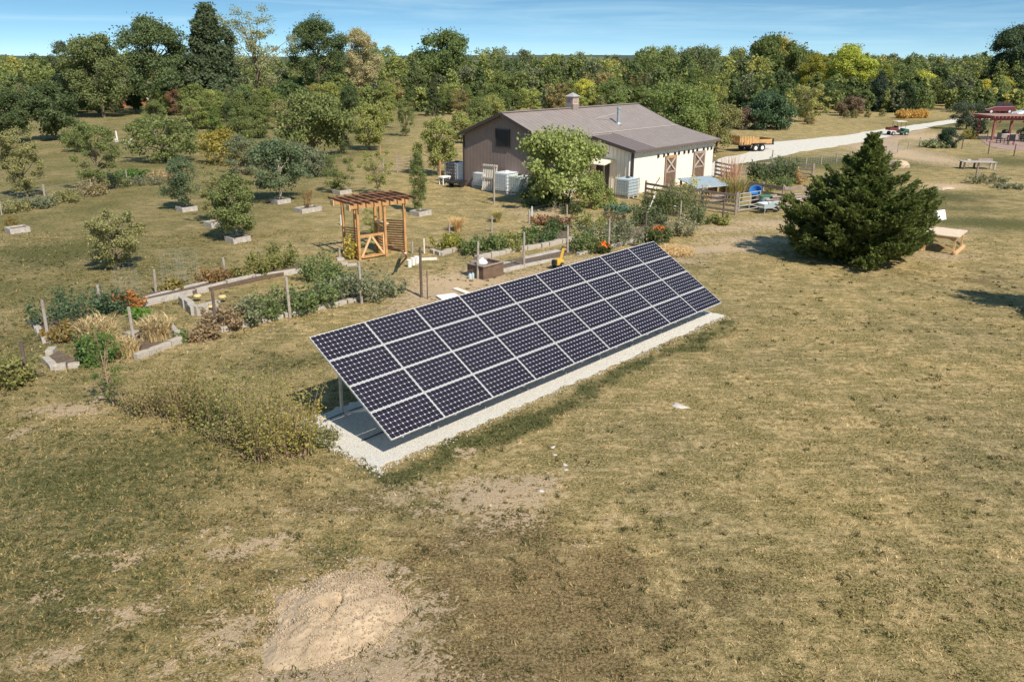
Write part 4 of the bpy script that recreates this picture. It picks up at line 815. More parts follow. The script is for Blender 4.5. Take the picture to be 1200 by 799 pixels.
# ------------------------------------------------------------------ cedar
def cedar():
    P = G(1003, 303); H = HG(P, 150); Wd = 176*MPP((P.x, P.y, 1.5)); rr = np.random.RandomState(9)
    t = thing('cedar_tree', 'big dense dark green cedar with drooping skirts and a pointed top on the open lawn', 'tree', P, 0)
    mb = MB(); mb.tube([(0, 0, 0), (.03, .02, H*.5), (.05, 0, H*.97)], [.17, .10, .02], 8); Cs, Ds, Ss = [], [], []
    nbr = 230
    for i in range(nbr):
        tt = (i+.5)/nbr; z = H*(.03+.88*tt); an = i*2.39996+rr.normal(0, .25)
        prof = float(np.interp(tt, [0, .08, .28, .41, .5, .58, .67, .75, .87, 1], [.80, .88, .97, .88, .74, .58, .38, .26, .14, .03]))
        ln = Wd/2*prof*rr.uniform(.60, 1.07)*(1+.05*math.sin(an*3)); ln = max(ln*(rr.uniform(.45, 1.25) if tt > .55 else 1), .12)
        rise = ln*rr.uniform(.05, .34)+(.15 if tt > .6 else 0); d = np.array([math.cos(an), math.sin(an), 0])
        k = 6; u = np.linspace(0, 1, k); pts = d[None]*ln*u[:, None]; pts[:, 2] = z+rise*u**1.4-.12*ln*np.sin(u*math.pi)
        pts[:, 2] = np.maximum(pts[:, 2], .12+.10*u)
        mb.tube([tuple(q) for q in pts], [.035*(1-tt)+.012, .03*(1-tt)+.01, .02, .014, .01, .006], 4, caps=False)
        ns = int((28 if tt < .55 else 9)+48*ln/2.5)
        for j in range(ns):                    # side sprays
            s = .25+.78*rr.rand()**.8; q = d*ln*s; q[2] = np.interp(s, u, pts[:, 2]) if s < 1 else pts[-1, 2]
            wdt = .55*ln*(1.12-s)*.9; sd_ = np.array([-d[1], d[0], 0]); off = sd_*rr.uniform(-1, 1)*wdt+np.array([0, 0, rr.normal(.02, .09)])
            c0 = q+off; sl = rr.uniform(.16, .34)*(1 if tt < .6 else .7); dirv = d*.8+sd_*np.sign((off*sd_).sum())*.5+np.array([0, 0, rr.uniform(.1, .8)]); dirv /= np.linalg.norm(dirv)
            m_ = 15; w = rr.rand(m_); c = c0+dirv*sl*w[:, None]+rr.normal(0, .035, (m_, 3))*(1.2-w[:, None]); Cs.append(c); Ds.append(np.repeat(dirv[None], m_, 0)+rr.normal(0, .45, (m_, 3))); Ss.append(rr.uniform(.05, .10, m_)*(1.1-.3*w))
    mb.build('trunk', M_BARK, t)
    C = np.concatenate(Cs); D = np.concatenate(Ds); S = np.concatenate(Ss); C[:, 2] = np.maximum(C[:, 2], .05)
    D /= np.linalg.norm(D, axis=1)[:, None]; a = rr.normal(0, 1, (len(C), 3)); v = np.cross(D, a); v /= np.linalg.norm(v, axis=1)[:, None]
    s = S[:, None]; V = np.stack([C-D*s, C+v*s*.36, C+D*s, C-v*s*.36], 1).reshape(-1, 3); F = np.arange(len(V)).reshape(-1, 4)
    me = np_mesh('crown', V, F, 4, [M_LEAF]); setattr_f(me, 'rnd', rr.rand(len(F)), 'FACE'); o = bpy.data.objects.new('crown', me); COL.objects.link(o); o.parent = t; o.color = (.085, .108, .026, 1); print('cedar', len(F))
cedar()

# ------------------------------------------------------------------ dirt mound
def mound():
    c = G(398, 722); rr = np.random.RandomState(3); n = 120; g_ = np.linspace(-1.6, 1.6, n); X, Y = np.meshgrid(g_, g_)
    xx, yy = X, Y; ang = np.arctan2(yy, xx); Rr = 1.06*(1+(fbm(X*1.6+9, Y*1.6+3, 4)-.5)*.55+.08*np.sin(ang*2+.4)+.07*np.sin(ang*3+2)+.05*np.sin(ang*5)); q = np.hypot(xx*.92, yy*.88)/Rr
    h = .27*np.clip(1-q**1.7, 0, 1)**.9+(fbm(X*2.5+5, Y*2.5, 4)-.5)*.12*np.clip(1.35-q, 0, 1)+(fbm(X*11, Y*11, 3)-.5)*.075*np.clip(1.3-q, 0, 1)
    # the small crack and burrow near the top
    cr = np.exp(-((X+.02+.5*(Y-.15)**2)/.035)**2)*np.exp(-((Y-.05)/.33)**2); h -= .16*cr
    h -= .15*np.exp(-(((X+.2)/.16)**2+((Y-.08)/.09)**2)); h += .05*np.exp(-(((X+.2)/.2)**2+((Y-.27)/.08)**2))
    h = h-.035; keep = q < 1.25
    idx = -np.ones(X.shape, int); idx[keep] = np.arange(keep.sum()); F = []
    for j in range(n-1):
        for i in range(n-1):
            f = (idx[j, i], idx[j, i+1], idx[j+1, i+1], idx[j+1, i])
            if min(f) >= 0: F.append(f)
    zb = gz(c.x, c.y); V = np.stack([X[keep], Y[keep], h[keep]], 1)
    me = np_mesh('dirt_mound', V, np.array(F), 4, [mat('tan_clay', (.33, .24, .15), .95, scale=2.6, bump=1.4, noise=.15, col2=(.51, .385, .255))]); me.polygons.foreach_set('use_smooth', [True]*len(me.polygons))
    o = bpy.data.objects.new('dirt_mound', me); COL.objects.link(o); o.location = (c.x, c.y, zb); tag(o, 'low mound of bare tan earth with a dark crack near the bottom of the photo', 'dirt mound')
    P = []
    for k in range(3000):
        a = rr.rand()*6.283; q_ = math.sqrt(rr.rand())*(1.05 if rr.rand() < .8 else 1.45); x = 1.06*q_*math.cos(a); y = 1.12*q_*math.sin(a); i = int((x+1.6)/3.2*(n-1)); j = int((y+1.6)/3.2*(n-1)); P.append((c.x+x, c.y+y, zb+max(h[j, i], 0)+.003))
    s = stones('earth_clods', P, .019, bpy.data.materials['tan_clay'], 6); tag(s, 'crumbled tan earth clods lying over and around the dirt mound', 'earth clods', kind='stuff')
mound()
M_STONE = mat('pale_stone', (.52, .47, .42), .9, noise=.2, scale=8, bump=.5)
def rock(px, py, s, label, group=None, flat=.4, m_=None):
    p = G(px, py); rr = np.random.RandomState(int(px*7+py)); mb = MB(); n = 9; top = []; vs = []
    for ring, (q, z) in enumerate(((1, -.02), (1.02, .35), (.7, .85), (.25, 1))):
        for k in range(n): a = 2*math.pi*k/n; w = q*(1+.25*math.sin(k*2.3+px)+.1*rr.normal()); vs.append((s*w*math.cos(a), s*.6*w*math.sin(a), s*flat*z))
    fs = [(r_*n+k, r_*n+(k+1) % n, (r_+1)*n+(k+1) % n, (r_+1)*n+k) for r_ in range(3) for k in range(n)]+[tuple(range(3*n, 4*n)), tuple(range(n-1, -1, -1))]
    mb.add(vs, fs); o = mb.build('stone', m_ or M_STONE, None, loc=(p.x, p.y, gz(p.x, p.y)), rz=px); return tag(o, label, 'stone', group)
rock(797, 476, .22, 'flat pale stone lying alone in the lawn right of the array', flat=.16)
for i, (px, py, s, lb) in enumerate(((662, 545, .07, 'lowest of the small white stones on the worn turf'), (648, 524, .06, 'upper left of the small white stones on the worn turf'), (663, 551, .05, 'small white stone just below the others on the worn turf'), (650, 533, .05, 'middle small white stone on the worn turf'), (634, 576, .06, 'small white stone at the edge of the bare soil patch'))):
    rock(px, py, s, lb, 'small white stones on the worn turf')
rock(1135, 188, .3, 'small tan rock on the grass left of the low wooden bench', flat=.35); rock(929, 284, .2, 'pale stone in the shadow of the cedar', flat=.5, m_=M_WHT); rock(1106, 222, .7, 'heap of pale earth on the lawn right of the cedar', flat=.25, m_=mat('pale_earth', (.45, .34, .24), .95, noise=.2, scale=4)); rock(1052, 196, .8, 'tan pile of earth peeking out behind the cedar', flat=.7, m_=bpy.data.materials['pale_earth'])

# ------------------------------------------------------------------ scrub in front of the array
DS = (.17, .155, .060)
def blobw(px0, px1, y): return (px1-px0)*MPP(G((px0+px1)/2, y))/2
for i, (bx, by, ty, w, col, n, lf, lb) in enumerate([
    (192, 482, 432, 84, (.165, .15, .065), 120, 60, 'left end of the scrub thicket, dull and sparse'),
    (232, 492, 430, 70, (.15, .145, .05), 120, 66, 'second clump from the left in the scrub thicket'),
    (282, 508, 432, 84, (.135, .15, .055), 150, 74, 'middle of the scrub thicket, greenest and tallest'),
    (322, 532, 448, 84, (.17, .165, .055), 150, 72, 'yellow-olive clump in the right half of the scrub thicket'),
    (352, 530, 456, 46, (.20, .19, .05), 70, 60, 'yellow-leaved right end of the scrub thicket beside the gravel pad')]):
    pscatter('scrub_bush', lb, 'scrub', bx, by, ty, w, int(n*.4), int(lf*.8), (col[0]*1.15, col[1]*1.08, col[2]*.95), .036, group='scrub thicket left of the solar array', wild=.34, dp=.5, ragged=True)
for bx, by, ty, lb in ((225, 455, 424, 'tall dead stalk sticking out of the middle of the scrub thicket'), (371, 505, 452, 'thin leafy branch hanging over the array shadow')):
    pscatter('dry_stalk', lb, 'weed', bx, by, ty, 10, 5, 26, (.24, .20, .05), .045, wild=.12)
ptree('young_peach_tree', 'small young tree with a reddish bent trunk at the garden corner', 'tree', 133, 474, 386, 94, 158, 'loose', (.085, .13, .03), dens=.45, bark=M_TWIG, lean=(0, -.06))
pscatter('weed_clump', 'low green weeds beside the right end of the scrub thicket', 'weeds', 372, 520, 505, 40, 50, 40, (.16, .16, .07), .04, dp=.4)
pscatter('tall_weed', 'ragged yellowish weed clump at the left edge of the photo', 'weeds', 12, 450, 415, 44, 60, 50, (.17, .17, .055), .06)

# ------------------------------------------------------------------ garden beds and edging
def edging(name, label, pts, closed=False, w=.2, h=.2, seglen=.4, m_=None, soil=None, gap=.02, seed=1, group=None):
    P = [G(*p) for p in pts]; o = P[0]; t = thing(name, label, 'garden bed', (o.x, o.y, gz(o.x, o.y)), 0, group); rr_ = random.Random(seed); mb = MB(); Q = [p-o for p in P]
    for a, b in zip(Q[:-1], Q[1:]):
        L_ = (b-a).length; n = max(1, round(L_/seglen)); d = (b-a)/n; an = math.atan2(d.y, d.x)
        for k in range(n):
            if rr_.random() < .04: continue
            c = a+d*(k+.5); hh = h*rr_.uniform(.82, 1.08); mb = MB(); mb.box((0, 0, 0), (d.length-gap, w*rr_.uniform(.85, 1.05), hh)); b_ = mb.build('timber' if seglen > .9 else 'edging_block', m_ or M_BLOCK, t, loc=(c.x+rr_.uniform(-.03, .03), c.y+rr_.uniform(-.03, .03), hh/2-.03), bevel=.012); b_.rotation_euler = (rr_.uniform(-.03, .03), rr_.uniform(-.03, .03), an+rr_.uniform(-.06, .06))
    if soil:
        S = [G(*p)-o for p in soil]; mb = MB(); mb.prism([(q.x, q.y) for q in S], -.03, h*.55); mb.build('soil', M_SOIL, t)
    return t
# order of corners is anticlockwise seen from above so that the faces point up
def ccw(pts):
    P = [G(*p) for p in pts]; a = sum(P[i].x*P[(i+1) % len(P)].y-P[(i+1) % len(P)].x*P[i].y for i in range(len(P))); return pts if a > 0 else pts[::-1]
GB = 'block-edged beds of the vegetable garden'
edging('garden_bed', 'block-edged bed full of dry corn stalks at the left end of the garden', [(160, 422), (212, 400), (196, 382), (148, 396)], soil=ccw([(160, 420), (210, 399), (196, 383), (150, 397)]), group=GB, seed=2)
edging('garden_bed', 'long bed with a broken block edge facing the solar array', [(245, 392), (305, 378), (382, 361), (452, 345)], soil=ccw([(246, 390), (452, 344), (438, 330), (240, 372)]), group=GB, seed=3)
edging('garden_bed', 'long bed edged by two rows of grey timbers along the back fence', [(160, 361), (230, 344), (300, 328), (360, 318)], h=.26, w=.16, seglen=1.6, m_=M_GREYW, soil=ccw([(160, 359), (358, 318), (348, 309), (168, 350)]), group=GB, seed=4)
edging('garden_path_timber', 'second grey timber row just behind the long timber edging', [(168, 353), (232, 338), (262, 330)], h=.2, w=.16, seglen=1.8, m_=M_GREYW, group=GB, seed=5)
edging('garden_bed', 'open square of large pale blocks left of the young vine row', [(215, 356), (229, 369), (257, 361)], h=.34, w=.24, seglen=.55, group=GB, seed=6)
edging('garden_bed', 'small square bed of pale blocks at the lower left corner of the garden', [(64, 410), (53, 422), (64, 433), (94, 429)], h=.2, w=.22, seglen=.4, soil=ccw([(70, 414), (56, 422), (66, 431), (92, 427)]), group=GB, seed=7)
edging('garden_bed', 'bed with mossy soil and block corners at the far left of the garden', [(36, 381), (56, 376)], h=.2, seglen=.6, group=GB, seed=8)
edging('garden_bed', 'bed of ochre ground cover under the blue-green shrub', [(42, 384), (54, 402), (98, 392)], h=.2, seglen=.45, soil=ccw([(44, 385), (56, 400), (98, 391), (84, 374)]), group=GB, seed=9)
edging('garden_bed', 'U-shaped pale block bed around the yellow-green squash plant', [(506, 296), (516, 300), (541, 292), (541, 285)], h=.22, seglen=.4, soil=ccw([(508, 294), (516, 298), (539, 291), (536, 284), (514, 288)]), group=GB, seed=10)
edging('garden_bed', 'long straight block-edged bed of tomato plants behind the array', [(557, 305), (600, 296), (650, 287), (672, 282)], h=.22, seglen=.4, soil=ccw([(557, 303), (672, 281), (662, 272), (548, 292)]), group=GB, seed=11)
edging('garden_bed', 'short block edging in front of the red-brown bush', [(640, 274), (660, 270), (682, 264)], h=.2, seglen=.4, group=GB, seed=12)
edging('garden_bed', 'low grey timber bed nearest the back of the array', [(578, 321), (614, 313), (650, 305), (700, 293), (722, 288)], h=.16, w=.2, seglen=1.3, m_=M_GREYW, soil=ccw([(578, 319), (722, 286), (716, 280), (574, 312)]), group=GB, seed=13)
edging('garden_bed', 'pale timber bed behind the right end of the array', [(724, 289), (756, 280), (790, 272)], h=.18, w=.2, seglen=1.2, m_=M_GREYW, soil=ccw([(722, 287), (790, 270), (780, 262), (714, 277)]), group=GB, seed=14)
edging('garden_path_timber', 'grey timber strip inside the garden under the tomato bed', [(575, 314), (614, 305), (655, 296)], h=.14, w=.3, seglen=1.4, m_=M_GREYW, group=GB, seed=15)
edging('garden_bed', 'stray pale blocks across the middle of the left garden', [(392, 352), (415, 345), (440, 338)], h=.16, seglen=.45, group=GB, seed=16)
edging('garden_path_timber', 'pale stones and boards at the left foot of the arbor', [(398, 303), (405, 311), (418, 310)], h=.1, w=.3, seglen=.5, group=GB, seed=17)
board(tuple(G(533, 338, .03)), tuple(G(549, 344, .03)), .22, .05, 'plank', 'pale plank lying on the bare soil behind the array', M_PALE)
board(tuple(G(514, 349, .03)), tuple(G(536, 346, .03)), .55, .05, 'plank', 'wide white board half hidden by the top edge of the array', M_WHT)
board(tuple(G(489, 304, .03)), tuple(G(512, 303, .03)), .25, .06, 'plank', 'short pale board on the grass right of the arbor', M_PALE)
p = G(497.5, 297); board((p.x, p.y, 0), (p.x, p.y, HG(p, 280)), .14, .05, 'marker_board', 'upright pale board standing right of the arbor', M_PALE)

# ------------------------------------------------------------------ garden plants
def plants(name, cat, group, items, n=17, leafs=75, size=.065, wild=.26, dp=None):
    for bx, by, ty, w, col, lb in items: pscatter(name, lb, cat, bx, by, ty, w, n, leafs, col, size, group=group, wild=wild, dp=dp)
VG = (.11, .145, .050); VY = (.20, .205, .065); VB = (.22, .165, .09); VGY = (.145, .16, .085)
plants('vegetable_plant', 'plant', 'plants in the long bed facing the solar array', [
    (262, 383, 352, 40, VB, 'withered brown plant at the left end of the bed facing the array'), (292, 377, 344, 38, VGY, 'grey-green plant right of the withered brown one'), (318, 371, 336, 36, VG, 'dark green plant left of the wooden post in the long bed'),
    (352, 365, 334, 40, VG, 'bushy green plant right of the wooden post in the long bed'), (378, 358, 322, 40, VG, 'tallest green plant in the middle of the long bed'), (434, 350, 310, 46, VGY, 'wide bush below the gate of the arbor'), (458, 345, 328, 30, VGY, 'dark low plant at the right end of the long bed'), (400, 350, 322, 34, VGY, 'greyish plant between the tallest plant and the wide bush')], leafs=85)
plants('vegetable_plant', 'plant', 'plants along the back fence of the garden', [
    (206, 342, 326, 22, (.17, .14, .04), 'small yellow-brown bush on the timber edging'), (252, 333, 312, 34, (.19, .125, .05), 'orange-brown plant by the second back fence post'), (306, 322, 292, 34, (.15, .155, .045), 'light green plant with yellow leaves on the back fence'), (328, 316, 280, 30, (.13, .14, .04), 'tallest pale plant right of it on the back fence'),
    (375, 326, 288, 34, VG, 'green bush left of the arbor'), (392, 335, 306, 28, VG, 'leafy green bush just below the left foot of the arbor'), (285, 326, 308, 26, (.16, .15, .05), 'low yellowish plants between the two fence posts')], leafs=75)
plants('vegetable_plant', 'plant', 'plants at the left end of the garden', [
    (76, 378, 330, 60, (.065, .10, .045), 'wide blue-green feathery shrub at the far left bed'), (130, 366, 335, 36, (.05, .085, .045), 'dark blue-green bush left of the orange one'), (150, 362, 338, 26, (.26, .13, .035), 'orange-leaved bush beside the corn'), (162, 372, 360, 20, (.09, .17, .03), 'bright green low plant behind the leaning post'),
    (75, 396, 376, 40, (.20, .15, .045), 'ochre ground plants in the mossy bed'), (112, 424, 388, 36, (.07, .12, .03), 'vivid green leafy plant below the corn'), (240, 397, 380, 28, VB, 'brown dead plant at the gap between the beds'), (215, 398, 388, 12, VG, 'little green tuft at the corner of the corn bed')], leafs=85)
plants('tomato_plant', 'plant', 'tomato plants in the bed behind the array', [
    (524, 293, 272, 30, (.20, .20, .04), 'yellow-green squash plant in the U-shaped bed'), (556, 298, 276, 26, VG, 'leftmost tomato plant of the row behind the array'), (576, 296, 272, 26, VG, 'second tomato plant from the left behind the array'), (597, 293, 268, 28, VY, 'yellowish tomato plant in the middle of the row'),
    (634, 284, 258, 34, (.055, .10, .028), 'darkest bushiest green plant of the row'), (615, 288, 270, 20, VG, 'small plant left of the darkest bush'), (655, 272, 256, 24, (.08, .10, .04), 'green plant behind the right end of the tomato row')], leafs=100)
plants('garden_plant', 'plant', 'mixed plants behind the right end of the array', [
    (684, 296, 268, 34, VG, 'light green plant left of the orange flowers behind the array'), (700, 285, 252, 34, VGY, 'grey-green plant above the light green one'), (735, 286, 254, 40, VGY, 'broad grey-green plant between two fence posts'), (690, 268, 246, 34, VY, 'yellow-green plant farther back near the big tree'),
    (715, 262, 244, 30, (.16, .13, .07), 'brownish plant near the barn corner'), (752, 264, 236, 30, (.09, .115, .05), 'green bush under the water tank at the barn corner'), (772, 285, 262, 22, (.08, .10, .035), 'green plant behind the second orange flower bush'), (800, 275, 252, 30, (.22, .21, .12), 'pale whitish weed patch at the fence'),
    (672, 250, 236, 24, (.075, .09, .035), 'low plant at the orange stake'), (725, 250, 238, 26, (.10, .16, .10), 'sea-green low bush near the awning'), (765, 262, 240, 30, (.08, .10, .045), 'dark bush behind the wire fence'), (815, 262, 236, 26, (.12, .14, .06), 'green weeds at the right fence post'), (845, 262, 250, 26, VY, 'yellowish weeds under the metal gate')], leafs=90)
plants('red_shrub', 'shrub', None, [(656, 268, 252, 28, (.15, .075, .045), 'dark red-brown bush behind the tomato row'), (636, 262, 252, 26, (.22, .13, .07), 'dry russet weeds in front of the large tree')], leafs=80)
for bx, by, ty, w, lb in ((706, 296, 281, 14, 'orange flowering bush directly behind the array'), (772, 277, 263, 12, 'orange flowering bush right of the array by the garden fence')):
    t_ = pscatter('flower_bush', lb, 'flower bush', bx, by, ty, w, 22, 40, (.05, .075, .025), .06)
    rr_ = np.random.RandomState(int(bx)); C = rr_.normal(0, 1, (170, 3)); C /= np.linalg.norm(C, axis=1)[:, None]; C *= np.array([.3, .3, .2]); C[:, 2] = abs(C[:, 2])+.3; V, F = leaves(C, C, np.full(170, .09), rr_, 1.1, .6, .8)
    me = np_mesh('blossoms', V, F, 4, [M_LEAF]); setattr_f(me, 'rnd', rr_.rand(len(F)), 'FACE'); o = bpy.data.objects.new('blossoms', me); COL.objects.link(o); o.parent = t_; o.color = (.62, .22, .04, 1)
# dry stalks: corn, ornamental grasses, tall seed stalks
def straw(name, label, cat, P, rx, ry, h, n, col, wid=.035, arch=.5, group=None, seed=None, green=None, cross=0.0):
    _n[0] += 1; rr = np.random.RandomState(seed or _n[0]); t = thing(name, label, cat, (P[0], P[1], gz(P[0], P[1])), 0, group); Vs = []; k = 5
    a = rr.rand(n)*6.283; q = np.sqrt(rr.rand(n)); x, y = rx*q*np.cos(a), ry*q*np.sin(a); hh = h*rr.uniform(.5, 1.05, n)
    dr_ = np.stack([np.cos(a+rr.normal(0, .6+cross*3, n)), np.sin(a+rr.normal(0, .6+cross*3, n))], 1); ar = arch*hh*rr.uniform(.3, 1.3, n); w = wid*rr.uniform(.5, 1.3, n); z0 = hh*0+rr.rand(n)*h*cross
    V = np.zeros((n, k, 2, 3)); ph = rr.rand(n)*6.28
    for j in range(k):
        s = j/(k-1); px = x+dr_[:, 0]*ar*s**2; py = y+dr_[:, 1]*ar*s**2; pz = z0+(hh-z0)*(s*1.25-.35*s**3*(1+arch)); ww = w*(1-.85*s)
        V[:, j, 0] = np.stack([px-np.cos(ph)*ww, py-np.sin(ph)*ww, pz], 1); V[:, j, 1] = np.stack([px+np.cos(ph)*ww, py+np.sin(ph)*ww, pz], 1)
    base = (np.arange(n)*k*2)[:, None, None]; F = np.array([[2*j, 2*j+1, 2*j+3, 2*j+2] for j in range(k-1)])[None]+base
    me = np_mesh('blades', V.reshape(-1, 3), F.reshape(-1, 4), 4, [M_LEAF]); setattr_f(me, 'rnd', np.repeat(rr.rand(n), k-1), 'FACE'); o = bpy.data.objects.new('blades', me); COL.objects.link(o); o.parent = t; o.color = (*col, 1); return t
def pstraw(name, label, cat, bx, by, ty, wpx, n, col, **k):
    P = G(bx, by); w = wpx*MPP(P)/2; return straw(name, label, cat, P, w*k.pop('inr', .75), k.pop('dp', w*.7), HG(P, ty), n, col, **k)
CN = (.36, .29, .15)
for bx, by, ty, w, lb in ((118, 412, 364, 50, 'tall bleached corn stand left of the leaning post'), (185, 400, 366, 44, 'bleached corn stand right of the leaning post'), (148, 416, 392, 40, 'flattened bleached corn at the foot of the leaning post')):
    pstraw('dry_corn_stand', lb, 'dry corn', bx, by, ty, w, 900, CN, wid=.03, arch=.4, cross=.45, group='bleached corn stalks')
pstraw('grass_clump', 'round tan ornamental grass clump left of the big tree', 'ornamental grass', 536, 270, 249, 24, 700, (.46, .34, .15), arch=.7, inr=.3, wid=.02, group='tan grass clumps near the barn')
pstraw('grass_clump', 'smaller greenish-tan ornamental grass clump beside the tall grey pole', 'ornamental grass', 583, 260, 242, 18, 500, (.30, .27, .10), arch=.6, inr=.3, wid=.02, group='tan grass clumps near the barn')
pstraw('seed_stalks', 'tall pinkish-tan seed stalks beside the tin-roofed coop', 'dry stalks', 853, 232, 172, 24, 120, (.38, .24, .15), arch=.12, wid=.03, inr=.9)
pstraw('reed_clump', 'green and straw coloured reed clump at the wooden rail fence', 'reeds', 858, 236, 200, 34, 600, (.26, .23, .09), arch=.35, wid=.03, inr=.7)
pstraw('straw_heap', 'loose straw strewn at the right top corner of the array', 'straw', 790, 297, 287, 60, 500, (.46, .34, .16), arch=1.6, wid=.02, dp=.9, cross=.6)
plants('sunflower_clump', 'plant', None, [(792, 252, 208, 36, (.10, .125, .045), 'big drooping green plant in front of the X-braced door'), (810, 240, 205, 30, (.36, .32, .12), 'pale yellow drying plant right of the X-braced door'), (770, 246, 222, 24, (.10, .12, .05), 'grey-green plant left of the X-braced door')], leafs=90, n=30, wild=.3)
VR = 'row of climbing plants in the fenced plot'
for i, px in enumerate((884, 894, 905, 916, 926)):
    pscatter('climbing_plant', ['leftmost', 'second', 'middle', 'fourth', 'rightmost'][i]+' of the five tall climbing plants in the fenced plot', 'plant', px, 219-i*1.2, 183-i, 12, 12, 110, (.08, .105, .045), .09, group=VR, wild=.12)
plants('garden_plant', 'plant', 'low plants in the fenced plot', [(890, 225, 205, 28, VY, 'yellowish low plants under the climbing row'), (918, 222, 203, 30, VG, 'green low plants under the right of the climbing row'), (938, 215, 196, 20, (.30, .22, .10), 'straw coloured plant at the right of the fenced plot'), (790, 232, 222, 14, VG, 'little green plant by the white scrap')], leafs=90)
# big tree in front of the barn with pale leaf undersides
ptree('maple_tree', 'large round light green tree standing in front of the brown barn wall', 'tree', 650, 243, 152, 604, 704, 'round', (.20, .235, .075), bark=M_BARKP, dens=1.7, lsize=.95)
ptree('shrub', 'leafy light green shrub at the right foot of the large tree by the barn', 'shrub', 696, 243, 203, 672, 716, 'bush', (.18, .21, .065), dens=1.1)
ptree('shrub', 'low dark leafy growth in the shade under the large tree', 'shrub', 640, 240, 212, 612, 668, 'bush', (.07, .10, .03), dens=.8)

# ------------------------------------------------------------------ fences
M_POST = mat('grey_fence_post', (.33, .28, .24), .9, noise=.3, scale=6, bump=.4); M_POSTD = mat('dark_fence_post', (.12, .085, .07), .9, noise=.3, scale=6); M_WIRE = mat('fence_wire', (.38, .38, .37), .5, metal=.4)
def wire_fence(name, label, posts, wh=1.1, nw=5, step=.3, thick=.10, m_=None, group=None, wr=.0016, mats=None):
    P = [G(a, b) for a, b, c in posts]; o = P[0]; t = thing(name, label, 'fence', (o.x, o.y, 0), 0, group)
    for i, (p, (a, b, c)) in enumerate(zip(P, posts)):
        h = HG(p, c); mb = MB(); q = p-o; rr_ = random.Random(i); mb.tube([(q.x, q.y, -.05), (q.x+rr_.uniform(-.03, .03), q.y+rr_.uniform(-.03, .03), h)], [thick*.55, thick*.45], 7); mb.build('post', (mats[i] if mats else None) or m_ or M_POST, t)
    for i, (a, b) in enumerate(zip(P[:-1], P[1:])):
        a = a-o; b = b-o; mb = MB(); L_ = (b-a).length; n = max(2, int(L_/step)); zb = .05
        for k in range(nw+1):
            z = zb+(wh-zb)*k/nw; mb.tube([(a.x, a.y, z), ((a.x+b.x)/2, (a.y+b.y)/2, z-.02), (b.x, b.y, z)], wr, 3, caps=False)
        for k in range(1, n): s = k/n; mb.tube([(a.x+(b.x-a.x)*s, a.y+(b.y-a.y)*s, zb), (a.x+(b.x-a.x)*s, a.y+(b.y-a.y)*s, wh-.02*math.sin(s*math.pi))], wr*.8, 3, caps=False)
        mb.build('wire_mesh', M_WIRE, t)
    return t
D_ = M_POSTD
wire_fence('wire_fence', 'wire mesh garden fence with wooden posts running behind the solar array', [(32, 445, 400), (159, 412, 360), (253, 387, 342), (340, 372, 325), (424, 356, 306), (494, 348, 290), (560, 327, 283), (614, 314, 272), (665, 298, 264), (713, 292, 256), (755.5, 284, 248), (796, 270, 236), (847, 256, 236)], 1.05, mats=[D_, None, D_, None, None, D_, None, None, None, None, D_, None, D_])
wire_fence('wire_fence', 'rear wire garden fence with grey posts on the lawn side', [(57, 400, 352), (120, 368, 334), (183, 344, 316), (264, 323, 302), (342, 315, 301), (398, 303, 292)], .95, wr=.0016)
wire_fence('wire_fence', 'rear wire garden fence with thin grey posts right of the arbor', [(483, 297, 283), (527, 279, 261), (576, 272, 254), (620, 262, 246), (664.5, 252, 240)], .8, thick=.09)
wire_fence('wire_fence', 'low wire fence with grey posts between the driveway and the lawn', [(904, 193, 176), (925, 197, 185), (944, 196, 185), (962, 193, 181), (980, 190, 179), (996, 187, 177), (1016, 184, 174), (1038, 182, 171), (1052, 179, 168), (1064, 175, 165), (1077, 172, 161), (1096, 169, 160)], .8, step=.4, thick=.10, wr=.006)
wire_fence('wire_fence', 'wire fence with thin dark posts in front of the pergola', [(1127, 175, 162), (1158, 181, 166), (1188, 183, 169), (1215, 186, 171)], .9, step=.5, thick=.09, m_=D_, wr=.006)
wire_fence('wire_fence', 'short wire fence beside the patio', [(1156, 166, 151), (1182, 168, 152), (1205, 172, 156)], .9, step=.5, thick=.08, m_=D_, wr=.006)
def stake(px, py, ty, r_, label, m_, name='stake', cat='stake'):
    p = G(px, py); h = HG(p, ty); mb = MB(); mb.tube([(0, 0, -.05), (0.01, 0, h)], [r_, r_*.9], 7); return tag(mb.build(name, m_, None, loc=p), label, cat)
stake(501, 350, 317, .022, 'thin dark steel stake behind the top edge of the array', D_); stake(579, 240, 196, .055, 'tall weathered grey pole left of the large barn tree', M_POST, 'pole', 'pole')
stake(689, 240, 218, .04, 'orange wooden stake in front of the leafy shrub', M_ORW); stake(516, 216, 188, .06, 'orange stake tied to the tree at the barn corner', M_ORW)
stake(668, 238, 222, .10, 'white plastic standpipe beside the large barn tree', M_WHT, 'standpipe', 'pipe'); stake(400, 264, 252, .05, 'white marker post on the lawn left of the arbor', M_WHT)
stake(623, 254, 242, .05, 'pale blue-white yard hydrant at the edge of the tree shadow', mat('hydrant_paint', (.5, .58, .6), .5), 'hydrant', 'hydrant'); stake(53, 232, 216, .05, 'white-topped post in the weedy strip', M_POST)
